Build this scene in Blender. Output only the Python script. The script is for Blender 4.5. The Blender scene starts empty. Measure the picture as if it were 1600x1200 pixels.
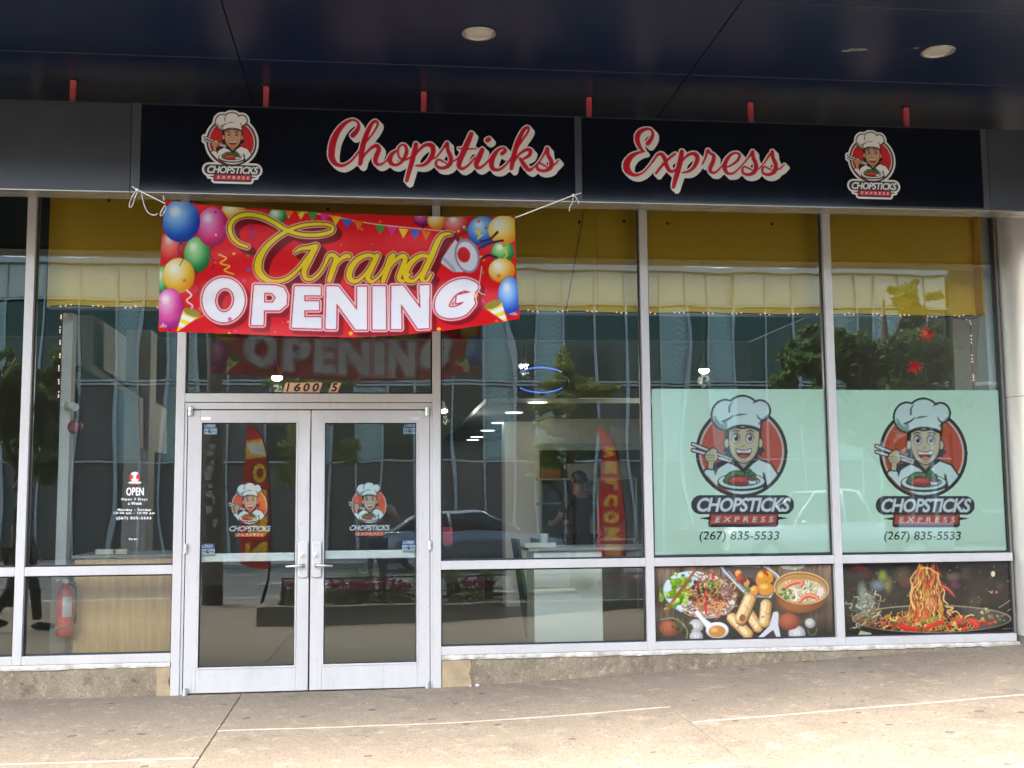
import bpy, bmesh, math, random
import numpy as np
from mathutils import Vector, Matrix

# ------------------------------------------------------------------ camera, sky, sun, exposure
scene = bpy.context.scene
COL = scene.collection
R = math.radians
random.seed(7)
F_PX, YAW, PITCH, ROLL = 1787.76, 0.117244, 0.102050, -0.0088676
EYE = Vector((1.4337, -8.7497, 1.3956))
_f = Vector((math.sin(YAW)*math.cos(PITCH), math.cos(YAW)*math.cos(PITCH), math.sin(PITCH)))
_r0 = Vector((math.cos(YAW), -math.sin(YAW), 0))
_u0 = _r0.cross(_f)
_r = _r0*math.cos(ROLL) + _u0*math.sin(ROLL)
_u = _u0*math.cos(ROLL) - _r0*math.sin(ROLL)
cam_d = bpy.data.cameras.new('camera')
cam = bpy.data.objects.new('camera', cam_d); COL.objects.link(cam)
cam.matrix_world = Matrix(((_r.x, _u.x, -_f.x, EYE.x), (_r.y, _u.y, -_f.y, EYE.y), (_r.z, _u.z, -_f.z, EYE.z), (0, 0, 0, 1)))
cam_d.sensor_width = 36; cam_d.lens = F_PX/1600*36; cam_d.clip_end = 2000; cam_d.clip_start = 0.05
scene.camera = cam

SUN_EL, SUN_AZ = R(54), R(226)          # the veiled sun stands high over the street, toward the left
world = bpy.data.worlds.new('World'); scene.world = world; world.use_nodes = True
wn = world.node_tree.nodes; wl = world.node_tree.links
sky = wn.new('ShaderNodeTexSky'); sky.sky_type = 'NISHITA'; sky.sun_disc = False
sky.sun_elevation = SUN_EL; sky.sun_rotation = SUN_AZ
sky.air_density = 1.0; sky.dust_density = 3.5; sky.ozone_density = 1.0
bg = wn['Background']; bg.inputs['Strength'].default_value = 0.15
wl.new(sky.outputs['Color'], bg.inputs['Color'])
sun_d = bpy.data.lights.new('sun', 'SUN'); sun_d.energy = 0.5; sun_d.angle = R(30); sun_d.color = (1.0, 0.95, 0.87)
sun = bpy.data.objects.new('sun', sun_d); COL.objects.link(sun)
_sd = Vector((math.sin(SUN_AZ)*math.cos(SUN_EL), math.cos(SUN_AZ)*math.cos(SUN_EL), math.sin(SUN_EL)))
sun.rotation_euler = _sd.to_track_quat('Z', 'Y').to_euler()
sun.location = (0, -30, 40)
vs = scene.view_settings
vs.view_transform = 'Standard'; vs.look = 'None'; vs.exposure = 3.45; vs.gamma = 1.0; vs.use_curve_mapping = False
scene.render.engine = 'CYCLES'
cy = scene.cycles
cy.use_denoising = True; cy.max_bounces = 10; cy.transparent_max_bounces = 16; cy.glossy_bounces = 6
cy.diffuse_bounces = 4; cy.sample_clamp_indirect = 6.0; cy.caustics_reflective = False; cy.caustics_refractive = False

# ------------------------------------------------------------------ helpers
def pix_ray(px, py):
    return _f + _r*((px-800)/F_PX) + _u*((600-py)/F_PX)
def at(px, py, Y=0.0):
    """where the sight line through a photograph point meets the upright plane at depth Y"""
    d = pix_ray(px, py); t = (Y-EYE.y)/d.y
    return EYE + d*t
def mir(px, py, d):
    """a point seen mirrored in the shop glass, at distance d in front of the glass"""
    p = at(px, py, d+0.11); return Vector((p.x, -d, p.z))
def atn(px, py, Y):
    """the same for numpy arrays"""
    a = (px-800)/F_PX; b = (600-py)/F_PX
    dx = _f.x+_r.x*a+_u.x*b; dy = _f.y+_r.y*a+_u.y*b; dz = _f.z+_r.z*a+_u.z*b
    t = (Y-EYE.y)/dy
    return np.stack([EYE.x+dx*t, EYE.y+dy*t, EYE.z+dz*t], -1)
def ground(x, y):
    b = 0.049*0.25*math.log1p(math.exp(min(40, (x-2.07)/0.25)))
    if x > 9: b = 0.049*(9-2.07)
    return 0.008 + b + 0.012*max(y, -9.6)

def link(o, parent=None):
    COL.objects.link(o)
    if parent is not None: o.parent = parent
    return o
def tag(o, label=None, cat=None, group=None, kind=None):
    if label: o['label'] = label
    if cat: o['category'] = cat
    if group: o['group'] = group
    if kind: o['kind'] = kind
    return o
def thing(name, label, cat, loc=(0, 0, 0), rz=0.0, group=None):
    o = bpy.data.objects.new(name, None); COL.objects.link(o)
    o.empty_display_size = 0.1
    o.location = loc; o.rotation_euler = (0, 0, rz)
    return tag(o, label, cat, group)
def copy_tree(o, parent=None):
    c = o.copy(); COL.objects.link(c); c.parent = parent
    for ch in list(o.children): copy_tree(ch, c)
    return c

class MB:
    """collects simple solids, then links them as ONE mesh object"""
    def __init__(s): s.v = []; s.f = []; s.c = []
    def add(s, vs, fs):
        n = len(s.v); s.v += [tuple(p) for p in vs]; s.f += [tuple(i+n for i in f) for f in fs]; return s
    def box(s, x0, x1, y0, y1, z0, z1):
        return s.add([(x0,y0,z0),(x1,y0,z0),(x1,y1,z0),(x0,y1,z0),(x0,y0,z1),(x1,y0,z1),(x1,y1,z1),(x0,y1,z1)],
                     [(0,3,2,1),(4,5,6,7),(0,1,5,4),(1,2,6,5),(2,3,7,6),(3,0,4,7)])
    def cbox(s, c, d): return s.box(c[0]-d[0]/2, c[0]+d[0]/2, c[1]-d[1]/2, c[1]+d[1]/2, c[2]-d[2]/2, c[2]+d[2]/2)
    def hexa(s, p):   # 8 points: bottom 4 counter-clockwise, top 4
        return s.add(p, [(0,3,2,1),(4,5,6,7),(0,1,5,4),(1,2,6,5),(2,3,7,6),(3,0,4,7)])
    def prism(s, pts, d, axis='y'):
        """extrude a 2D outline; axis y: pts are (x,z) from d[0] to d[1]; axis x: pts are (y,z); axis z: (x,y)"""
        n = len(pts)
        def P(p, t): return {'y': (p[0], t, p[1]), 'x': (t, p[0], p[1]), 'z': (p[0], p[1], t)}[axis]
        vs = [P(p, d[0]) for p in pts]+[P(p, d[1]) for p in pts]
        fs = [tuple(range(n)), tuple(range(2*n-1, n-1, -1))]+[(i, i+n, (i+1) % n+n, (i+1) % n) for i in range(n)]
        return s.add(vs, fs)
    def tube(s, pts, r, n=8, caps=True):
        pts = [Vector(p) for p in pts]; m = len(pts)
        rs = r if isinstance(r, (list, tuple)) else [r]*m
        t0 = (pts[1]-pts[0]).normalized()
        up = Vector((0, 0, 1)) if abs(t0.z) < .9 else Vector((1, 0, 0))
        vs = []
        for i, p in enumerate(pts):
            t = (pts[min(i+1, m-1)]-pts[max(i-1, 0)])
            if t.length < 1e-9: t = t0
            t.normalize()
            a = t.cross(up)
            if a.length < 1e-6: a = t.cross(Vector((0, 1, 0)))
            a.normalize(); b = t.cross(a); up = -b if False else up
            for k in range(n):
                w = 2*math.pi*k/n; vs.append(p+(a*math.cos(w)+b*math.sin(w))*rs[i])
        fs = [(i*n+k, (i+1)*n+k, (i+1)*n+(k+1) % n, i*n+(k+1) % n) for i in range(m-1) for k in range(n)]
        if caps: fs += [tuple(range(n)), tuple((m-1)*n+k for k in range(n-1, -1, -1))]
        return s.add(vs, fs)
    def lathe(s, c, prof, n=24, axis='z', caps=True):
        """prof: (radius, height) pairs"""
        vs = []
        for r, h in prof:
            for k in range(n):
                w = 2*math.pi*k/n; a, b = r*math.cos(w), r*math.sin(w)
                o = {'z': (a, b, h), 'y': (a, h, b), 'x': (h, a, b)}[axis]
                vs.append((c[0]+o[0], c[1]+o[1], c[2]+o[2]))
        m = len(prof)
        fs = [(i*n+k, i*n+(k+1) % n, (i+1)*n+(k+1) % n, (i+1)*n+k) for i in range(m-1) for k in range(n)]
        if caps: fs += [tuple(range(n-1, -1, -1)), tuple((m-1)*n+k for k in range(n))]
        return s.add(vs, fs)
    def ball(s, c, r, n=12, m=8):
        rx, ry, rz = r if isinstance(r, (tuple, list)) else (r, r, r)
        vs = []
        for i in range(m+1):
            t = math.pi*i/m
            for k in range(n):
                w = 2*math.pi*k/n
                vs.append((c[0]+rx*math.sin(t)*math.cos(w), c[1]+ry*math.sin(t)*math.sin(w), c[2]+rz*math.cos(t)))
        return s.add(vs, [(i*n+k, (i+1)*n+k, (i+1)*n+(k+1) % n, i*n+(k+1) % n) for i in range(m) for k in range(n)])
    def build(s, name, m, parent=None, smooth=False, bevel=0.0, seg=2, origin=None):
        me = bpy.data.meshes.new(name)
        vs = s.v
        if origin is not None: vs = [(v[0]-origin[0], v[1]-origin[1], v[2]-origin[2]) for v in vs]
        me.from_pydata(vs, [], s.f); me.validate(); 
        bm = bmesh.new(); bm.from_mesh(me)
        bmesh.ops.remove_doubles(bm, verts=bm.verts, dist=1e-6)
        bmesh.ops.recalc_face_normals(bm, faces=bm.faces)
        bm.to_mesh(me); bm.free()
        if m is not None: me.materials.append(m)
        if smooth:
            for p in me.polygons: p.use_smooth = True
        o = link(bpy.data.objects.new(name, me), parent)
        if origin is not None: o.location = origin
        if bevel > 0:
            b = o.modifiers.new('bevel', 'BEVEL'); b.width = bevel; b.segments = seg; b.limit_method = 'ANGLE'; b.angle_limit = R(40)
        return o
def hull_soft(o, ang=40):
    for p in o.data.polygons: p.use_smooth = True
    try: o.data.set_sharp_from_angle(angle=R(ang))
    except Exception: pass
    return o

# ------------------------------------------------------------------ materials
def node_mat(name):
    m = bpy.data.materials.new(name); m.use_nodes = True
    nt = m.node_tree; return m, nt, nt.nodes, nt.links, nt.nodes['Principled BSDF']
def mat(name, col, rough=.5, metal=0.0, spec=.5, var=0.0, vscale=4.0, col2=None, bump=0.0, bscale=40.0, bdist=.01, emit=None, estr=0.0, stretch=None, rvar=0.0, detail=5, coat=0.0):
    m, nt, n, l, b = node_mat(name)
    b.inputs['Base Color'].default_value = (*col, 1); b.inputs['Roughness'].default_value = rough
    b.inputs['Metallic'].default_value = metal; b.inputs['Specular IOR Level'].default_value = spec
    if coat: b.inputs['Coat Weight'].default_value = coat; b.inputs['Coat Roughness'].default_value = .08
    if var or bump or col2 or rvar:
        tc = n.new('ShaderNodeTexCoord'); mp = n.new('ShaderNodeMapping'); l.new(tc.outputs['Object'], mp.inputs['Vector'])
        if stretch: mp.inputs['Scale'].default_value = stretch
    if var or col2 or rvar:
        nz = n.new('ShaderNodeTexNoise'); nz.inputs['Scale'].default_value = vscale; nz.inputs['Detail'].default_value = detail; nz.inputs['Roughness'].default_value = .62
        l.new(mp.outputs['Vector'], nz.inputs['Vector'])
        rp = n.new('ShaderNodeValToRGB'); rp.color_ramp.elements[0].position = .3; rp.color_ramp.elements[1].position = .7
        c2 = col2 if col2 else tuple(c*(1-var) for c in col)
        rp.color_ramp.elements[0].color = (*c2, 1); rp.color_ramp.elements[1].color = (*col, 1)
        l.new(nz.outputs['Fac'], rp.inputs['Fac'])
        if var or col2: l.new(rp.outputs['Color'], b.inputs['Base Color'])
        if rvar:
            mr = n.new('ShaderNodeMapRange'); mr.inputs['To Min'].default_value = max(0, rough-rvar); mr.inputs['To Max'].default_value = rough+rvar
            l.new(nz.outputs['Fac'], mr.inputs['Value']); l.new(mr.outputs['Result'], b.inputs['Roughness'])
    if bump:
        n2 = n.new('ShaderNodeTexNoise'); n2.inputs['Scale'].default_value = bscale; n2.inputs['Detail'].default_value = 4
        l.new(mp.outputs['Vector'], n2.inputs['Vector'])
        bp = n.new('ShaderNodeBump'); bp.inputs['Strength'].default_value = bump; bp.inputs['Distance'].default_value = bdist
        l.new(n2.outputs['Fac'], bp.inputs['Height']); l.new(bp.outputs['Normal'], b.inputs['Normal'])
    if emit:
        b.inputs['Emission Color'].default_value = (*emit, 1); b.inputs['Emission Strength'].default_value = estr
    return m
def glass_mat(name, tint=(.965, .985, .975), ior=1.60, wave=1.0):
    m, nt, n, l, b = node_mat(name); n.remove(b)
    out = n['Material Output']; tr = n.new('ShaderNodeBsdfTransparent'); gl = n.new('ShaderNodeBsdfGlossy'); mx = n.new('ShaderNodeMixShader'); fr = n.new('ShaderNodeFresnel')
    tr.inputs['Color'].default_value = (*tint, 1); gl.inputs['Roughness'].default_value = 0.0; gl.inputs['Color'].default_value = (.95, 1, .93, 1)
    fr.inputs['IOR'].default_value = ior
    tc = n.new('ShaderNodeTexCoord'); mp = n.new('ShaderNodeMapping'); mp.inputs['Scale'].default_value = (2.1, .2, .55)
    oi = n.new('ShaderNodeObjectInfo'); mu = n.new('ShaderNodeMath'); mu.operation = 'MULTIPLY'; mu.inputs[1].default_value = 37.0; l.new(oi.outputs['Random'], mu.inputs[0])
    va = n.new('ShaderNodeVectorMath'); va.operation = 'ADD'; l.new(tc.outputs['Object'], va.inputs[0]); l.new(mu.outputs[0], va.inputs[1]); l.new(va.outputs[0], mp.inputs['Vector'])
    nz = n.new('ShaderNodeTexNoise'); nz.inputs['Scale'].default_value = 1.35; nz.inputs['Detail'].default_value = 1.0
    l.new(mp.outputs['Vector'], nz.inputs['Vector'])
    bp = n.new('ShaderNodeBump'); bp.inputs['Strength'].default_value = 1.0; bp.inputs['Distance'].default_value = 0.0014*wave
    l.new(nz.outputs['Fac'], bp.inputs['Height']); l.new(bp.outputs['Normal'], gl.inputs['Normal'])
    l.new(fr.outputs['Fac'], mx.inputs['Fac']); l.new(tr.outputs['BSDF'], mx.inputs[1]); l.new(gl.outputs['BSDF'], mx.inputs[2])
    l.new(mx.outputs['Shader'], out.inputs['Surface'])
    return m
def print_mat(name, rough=.4, spec=.4, coat=0.0, bump=0.0, thin=0.0):
    """printed sheet: its colours are the mesh's own 'print' colour attribute"""
    m, nt, n, l, b = node_mat(name)
    a = n.new('ShaderNodeVertexColor'); a.layer_name = 'print'
    l.new(a.outputs['Color'], b.inputs['Base Color']); b.inputs['Roughness'].default_value = rough; b.inputs['Specular IOR Level'].default_value = spec
    if coat: b.inputs['Coat Weight'].default_value = coat; b.inputs['Coat Roughness'].default_value = .05
    if thin:      # thin cloth lets light through
        tl = n.new('ShaderNodeBsdfTranslucent'); mx = n.new('ShaderNodeMixShader'); mx.inputs['Fac'].default_value = thin
        l.new(a.outputs['Color'], tl.inputs['Color']); l.new(b.outputs['BSDF'], mx.inputs[1]); l.new(tl.outputs['BSDF'], mx.inputs[2]); l.new(mx.outputs['Shader'], n['Material Output'].inputs['Surface'])
    if bump:
        tc = n.new('ShaderNodeTexCoord'); nz = n.new('ShaderNodeTexNoise'); nz.inputs['Scale'].default_value = 3.5; nz.inputs['Detail'].default_value = 2
        l.new(tc.outputs['Object'], nz.inputs['Vector'])
        bp = n.new('ShaderNodeBump'); bp.inputs['Strength'].default_value = 1.0; bp.inputs['Distance'].default_value = bump
        l.new(nz.outputs['Fac'], bp.inputs['Height']); l.new(bp.outputs['Normal'], b.inputs['Coat Normal'] if coat else b.inputs['Normal'])
    return m

M = {}
def alu_mat(name, col, rough):
    m, nt, n, l, b = node_mat(name); tc = n.new('ShaderNodeTexCoord')
    def layer(prev, scale, st, lo, hi, colr, amt):
        mp = n.new('ShaderNodeMapping'); l.new(tc.outputs['Object'], mp.inputs['Vector']); mp.inputs['Scale'].default_value = st
        z = n.new('ShaderNodeTexNoise'); z.inputs['Scale'].default_value = scale; z.inputs['Detail'].default_value = 7; z.inputs['Roughness'].default_value = .7; l.new(mp.outputs['Vector'], z.inputs['Vector'])
        r = n.new('ShaderNodeMapRange'); r.inputs['From Min'].default_value = lo; r.inputs['From Max'].default_value = hi; r.inputs['To Max'].default_value = amt; l.new(z.outputs['Fac'], r.inputs['Value'])
        x = n.new('ShaderNodeMix'); x.data_type = 'RGBA'; l.new(r.outputs['Result'], x.inputs['Factor']); x.inputs[7].default_value = (*colr, 1)
        if isinstance(prev, tuple): x.inputs[6].default_value = (*prev, 1)
        else: l.new(prev, x.inputs[6])
        return x.outputs[2]
    c = layer(col, 1.6, (1, 1, .4), .4, .75, tuple(v*.82 for v in col), 1.0)
    c = layer(c, 9, (3, 1, .35), .56, .74, (.30, .28, .25), .55)
    c = layer(c, 26, (1, 1, 1), .63, .72, (.16, .15, .14), .6)
    l.new(c, b.inputs['Base Color']); b.inputs['Roughness'].default_value = rough; b.inputs['Metallic'].default_value = .12
    return m
M['alu'] = alu_mat('white_anodised_aluminium', (.455, .448, .43), .38)
M['alu_door'] = alu_mat('white_door_aluminium', (.46, .455, .44), .36)
M['gasket'] = mat('black_rubber', (.012, .012, .013), .6)
M['glass'] = glass_mat('tinted_window_glass')
M['chrome'] = mat('satin_steel', (.60, .60, .58), .42, 1.0, var=.12, vscale=30)
M['dark'] = mat('dark_void', (.01, .011, .012), .8)
M['sign_grey'] = mat('charcoal_sign_metal', (.034, .036, .040), .33, 0.0, .5, var=.3, vscale=3, rvar=.1)
M['sign_frame'] = mat('charcoal_sign_trim', (.058, .061, .067), .35, .3, .5, var=.2, vscale=5)
M['sign_under'] = mat('sign_underside_metal', (.30, .28, .24), .25, .6, .5, var=.2, vscale=4)
M['sign_black'] = mat('black_sign_face', (.003, .004, .008), .10, 0.0, .16, rvar=.05, vscale=6)
M['soffit'] = mat('navy_soffit_panel', (.006, .014, .042), .32, 0.0, .42, var=.25, vscale=1.4, rvar=.04, bump=.06, bscale=.8, bdist=.006)
M['red_rod'] = mat('chipped_red_paint', (.55, .015, .028), .5, 0, .5, col2=(.50, .12, .13), vscale=45)
M['white_string'] = mat('white_cord', (.85, .84, .82), .7)
# ------------------------------------------------------------------ flat print: drawn into colour grids that become mesh colours
def srgb(c):
    c = np.asarray(c, float)
    return np.where(c <= .04045, c/12.92, ((c+.055)/1.055)**2.4)
def rgb(r, g, b): return np.array([r, g, b], float)/255
def spline(pts, per=10):
    """Catmull-Rom through (x, y, width) rows"""
    p = np.array(pts, float)
    p = np.vstack([2*p[0]-p[1], p, 2*p[-1]-p[-2]])
    out = []
    for i in range(1, len(p)-2):
        t = np.linspace(0, 1, per, endpoint=False)[:, None]
        a, b, c, d = p[i-1], p[i], p[i+1], p[i+2]
        out.append(.5*((2*b)+(c-a)*t+(2*a-5*b+4*c-d)*t**2+(3*b-3*c+d-a)*t**3))
    out.append(p[-2][None]); return np.vstack(out)
class Canvas:
    def __init__(s, x0, y0, x1, y1, res, ss=2):
        """covers x0..x1, y0..y1 (y down) with res samples per unit"""
        s.x0, s.y0, s.x1, s.y1 = x0, y0, x1, y1
        s.nx = max(2, int(round((x1-x0)*res))); s.ny = max(2, int(round((y1-y0)*res))); s.ss = ss
        W, H = s.nx*ss, s.ny*ss
        s.kx = W/(x1-x0); s.ky = H/(y1-y0); s.W, s.H = W, H
        s.a = np.zeros((H, W, 4), np.float32)
        s.X = (x0+(np.arange(W)+.5)/s.kx).astype(np.float32); s.Y = (y0+(np.arange(H)+.5)/s.ky).astype(np.float32)
    def _bb(s, xa, ya, xb, yb):
        i0 = int(np.clip((xa-s.x0)*s.kx-1, 0, s.W)); i1 = int(np.clip((xb-s.x0)*s.kx+2, 0, s.W))
        j0 = int(np.clip((ya-s.y0)*s.ky-1, 0, s.H)); j1 = int(np.clip((yb-s.y0)*s.ky+2, 0, s.H))
        return i0, i1, j0, j1
    def none(s): return np.zeros((s.H, s.W), bool)
    def all(s): return np.ones((s.H, s.W), bool)
    def poly(s, pts):
        p = np.array(pts, np.float32); m = s.none()
        i0, i1, j0, j1 = s._bb(p[:, 0].min(), p[:, 1].min(), p[:, 0].max(), p[:, 1].max())
        if i1 <= i0 or j1 <= j0: return m
        x = s.X[i0:i1][None]; y = s.Y[j0:j1][:, None]; c = np.zeros((j1-j0, i1-i0), bool)
        q = np.roll(p, -1, 0)
        for (ax, ay), (bx, by) in zip(p, q):
            if ay == by: continue
            c ^= ((ay > y) != (by > y)) & (x < (bx-ax)*(y-ay)/(by-ay)+ax)
        m[j0:j1, i0:i1] = c; return m
    def ell(s, cx, cy, rx, ry=None, ang=0):
        ry = rx if ry is None else ry; m = s.none(); r = max(rx, ry)
        i0, i1, j0, j1 = s._bb(cx-r, cy-r, cx+r, cy+r)
        x = s.X[i0:i1][None]-cx; y = s.Y[j0:j1][:, None]-cy; ca, sa = math.cos(R(ang)), math.sin(R(ang))
        m[j0:j1, i0:i1] = ((x*ca+y*sa)/rx)**2+((y*ca-x*sa)/ry)**2 <= 1; return m
    def stroke(s, pts, w=None, grow=0.0, smooth=True, per=10):
        """variable-width brush line; pts (x, y[, width])"""
        p = np.array([(q[0], q[1], (q[2] if len(q) > 2 else w)) for q in pts], float)
        if smooth and len(p) > 2: p = spline(p, per)
        m = s.none()
        for a, b in zip(p[:-1], p[1:]):
            ra, rb = a[2]/2+grow, b[2]/2+grow; r = max(ra, rb)
            i0, i1, j0, j1 = s._bb(min(a[0], b[0])-r, min(a[1], b[1])-r, max(a[0], b[0])+r, max(a[1], b[1])+r)
            if i1 <= i0 or j1 <= j0: continue
            x = s.X[i0:i1][None]-a[0]; y = s.Y[j0:j1][:, None]-a[1]; dx, dy = b[0]-a[0], b[1]-a[1]
            L = dx*dx+dy*dy+1e-9; t = np.clip((x*dx+y*dy)/L, 0, 1)
            m[j0:j1, i0:i1] |= (x-t*dx)**2+(y-t*dy)**2 <= (ra+(rb-ra)*t)**2
        return m
    def rect(s, x0, y0, x1, y1): return s.poly([(x0, y0), (x1, y0), (x1, y1), (x0, y1)])
    def shift(s, m, dx, dy):
        ix, iy = int(round(dx*s.kx)), int(round(dy*s.ky)); o = s.none()
        H, W = m.shape
        o[max(0, iy):min(H, H+iy), max(0, ix):min(W, W+ix)] = m[max(0, -iy):min(H, H-iy), max(0, -ix):min(W, W-ix)]
        return o
    def grow(s, m, r):
        o = m.copy(); k = max(12, int(r*s.kx*2))
        for f in ((1.0, .5) if r*s.kx > 3 else (1.0,)):
            for i in range(k):
                o |= s.shift(m, r*f*math.cos(2*math.pi*i/k), r*f*math.sin(2*math.pi*i/k))
        return o
    def sweep(s, m, dx, dy, n=14):
        o = m.copy()
        for i in range(1, n+1): o |= s.shift(m, dx*i/n, dy*i/n)
        return o
    def put(s, m, col, alpha=1.0):
        """col: rgb triple or f(x, y) -> (..., 3)"""
        if not m.any(): return
        j, i = np.nonzero(m)
        c = col(s.X[i], s.Y[j]) if callable(col) else np.asarray(col, np.float32)
        al = alpha(s.X[i], s.Y[j])[:, None] if callable(alpha) else alpha
        o = s.a[j, i]
        o[:, :3] = o[:, :3]*(1-al)+c*al; o[:, 3:] = np.maximum(o[:, 3:], al if not np.isscalar(al) else al)
        s.a[j, i] = o
    def blob(s, cx, cy, rx, ry, col, alpha=1.0, ang=0):
        """soft spot that fades to its rim"""
        ca, sa = math.cos(R(ang)), math.sin(R(ang))
        def al(x, y):
            u = ((x-cx)*ca+(y-cy)*sa)/rx; v = ((y-cy)*ca-(x-cx)*sa)/ry
            return np.clip(1-u*u-v*v, 0, 1)*alpha
        s.put(s.ell(cx, cy, rx, ry, ang), np.asarray(col, np.float32), al)
    def text(s, txt, x0, y0, x1, y1, shear=0.0, bold=0.0, space=1.0, skew=0.0):
        """mask of lettering fitted to a box; skew lifts the right end (image units)"""
        tris = text_tris(txt, bold, space); P = tris.reshape(-1, 2).copy()
        P -= P.min(0); mx = P.max(0); P /= mx
        ux, uy = P[:, 0], P[:, 1]; w = x1-x0; h = y1-y0; sh = shear*h
        X = x0+ux*(w-sh)+uy*sh; Y = y1-uy*h-ux*skew
        T = np.stack([X, Y], -1).reshape(-1, 3, 2); m = s.none()
        for t in T:
            i0, i1, j0, j1 = s._bb(t[:, 0].min(), t[:, 1].min(), t[:, 0].max(), t[:, 1].max())
            if i1 <= i0 or j1 <= j0: continue
            x = s.X[i0:i1][None]; y = s.Y[j0:j1][:, None]; e = []
            for k in range(3):
                a, b = t[k], t[(k+1) % 3]; e.append((b[0]-a[0])*(y-a[1])-(b[1]-a[1])*(x-a[0]))
            q = 1e-4
            m[j0:j1, i0:i1] |= ((e[0] >= -q) & (e[1] >= -q) & (e[2] >= -q)) | ((e[0] <= q) & (e[1] <= q) & (e[2] <= q))
        return m
    def down(s):
        k = s.ss; a = s.a.reshape(s.ny, k, s.nx, k, 4)
        al = a[..., 3].mean((1, 3)); c = (a[..., :3]*a[..., 3:]).sum((1, 3))/np.maximum(a[..., 3:].sum((1, 3)), 1e-6)
        return c, al
    def mesh(s, name, m, to3d, parent=None, cut=True, sat=1.0, ink=.86):
        """grid mesh of the print; to3d(x, y) maps canvas arrays to world points"""
        c, al = s.down(); ny, nx = al.shape
        if sat != 1: g_ = c.mean(-1, keepdims=True); c = np.clip((g_+(c-g_)*sat-.5)*1.15+.47, 0, 1)
        gx = s.x0+np.arange(nx+1)*(s.x1-s.x0)/nx; gy = s.y0+np.arange(ny+1)*(s.y1-s.y0)/ny
        G = np.meshgrid(gx, gy); V = to3d(G[0], G[1]).reshape(-1, 3)
        keep = (al >= .5) if cut else np.ones_like(al, bool)
        j, i = np.nonzero(keep); w = nx+1
        Fc = np.stack([(j+1)*w+i, (j+1)*w+i+1, j*w+i+1, j*w+i], -1)
        used = np.zeros(len(V), bool); used[Fc.ravel()] = True
        idx = np.cumsum(used)-1; V = V[used]; Fc = idx[Fc]
        me = bpy.data.meshes.new(name); n = len(Fc)
        me.vertices.add(len(V)); me.vertices.foreach_set('co', V.astype(np.float32).ravel())
        me.loops.add(n*4); me.loops.foreach_set('vertex_index', Fc.astype(np.int32).ravel())
        me.polygons.add(n); me.polygons.foreach_set('loop_start', np.arange(0, n*4, 4, dtype=np.int32))
        try: me.polygons.foreach_set('loop_total', np.full(n, 4, np.int32))
        except Exception: pass
        me.update(calc_edges=True)
        ca = me.color_attributes.new('print', 'FLOAT_COLOR', 'CORNER')
        lin = srgb(np.clip(c[j, i], 0, 1))*ink
        # smooth the colour across cells: every corner averages the cells around it
        acc = np.zeros((ny+1, nx+1, 4)); full = np.concatenate([srgb(np.clip(c, 0, 1))*ink, np.ones((ny, nx, 1))], -1)*keep[..., None]
        for dj in (0, 1):
            for di in (0, 1): acc[dj:dj+ny, di:di+nx] += full
        vc = (acc[..., :3]/np.maximum(acc[..., 3:], 1e-6)).reshape(-1, 3)[used]
        lc = np.ones((n*4, 4), np.float32); lc[:, :3] = vc[Fc.ravel()]
        ca.data.foreach_set('color', lc.ravel())
        me.materials.append(m)
        me.polygons.foreach_set('use_smooth', np.ones(n, bool))
        return link(bpy.data.objects.new(name, me), parent)
_tc = {}
def text_mesh(txt, bold=0.0, space=1.0, shear=0.0):
    cu = bpy.data.curves.new('lettering', 'FONT'); cu.body = txt; cu.offset = bold; cu.space_character = space; cu.shear = shear
    cu.resolution_u = 3; cu.fill_mode = 'FRONT'
    o = bpy.data.objects.new('lettering', cu); COL.objects.link(o)
    dg = bpy.context.evaluated_depsgraph_get(); me = bpy.data.meshes.new_from_object(o.evaluated_get(dg))
    bpy.data.objects.remove(o); bpy.data.curves.remove(cu); return me
def text_tris(txt, bold, space):
    k = (txt, bold, space)
    if k not in _tc:
        me = text_mesh(txt, bold, space); me.calc_loop_triangles()
        v = np.array([q.co[:2] for q in me.vertices]); _tc[k] = np.array([[v[i] for i in t.vertices] for t in me.loop_triangles])
        bpy.data.meshes.remove(me)
    return _tc[k].copy()
def noise2(nx, ny, sx, sy, seed=0):
    """smooth value noise, nx by ny samples, sx by sy cells"""
    g = np.random.default_rng(seed).random((sy+2, sx+2)); x = np.linspace(0, sx, nx, endpoint=False); y = np.linspace(0, sy, ny, endpoint=False)
    i = x.astype(int); j = y.astype(int); u = x-i; v = (y-j)[:, None]; u = u*u*(3-2*u); v = v*v*(3-2*v)
    return (g[j][:, i]*(1-u)+g[j][:, i+1]*u)*(1-v)+(g[j+1][:, i]*(1-u)+g[j+1][:, i+1]*u)*v

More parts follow.
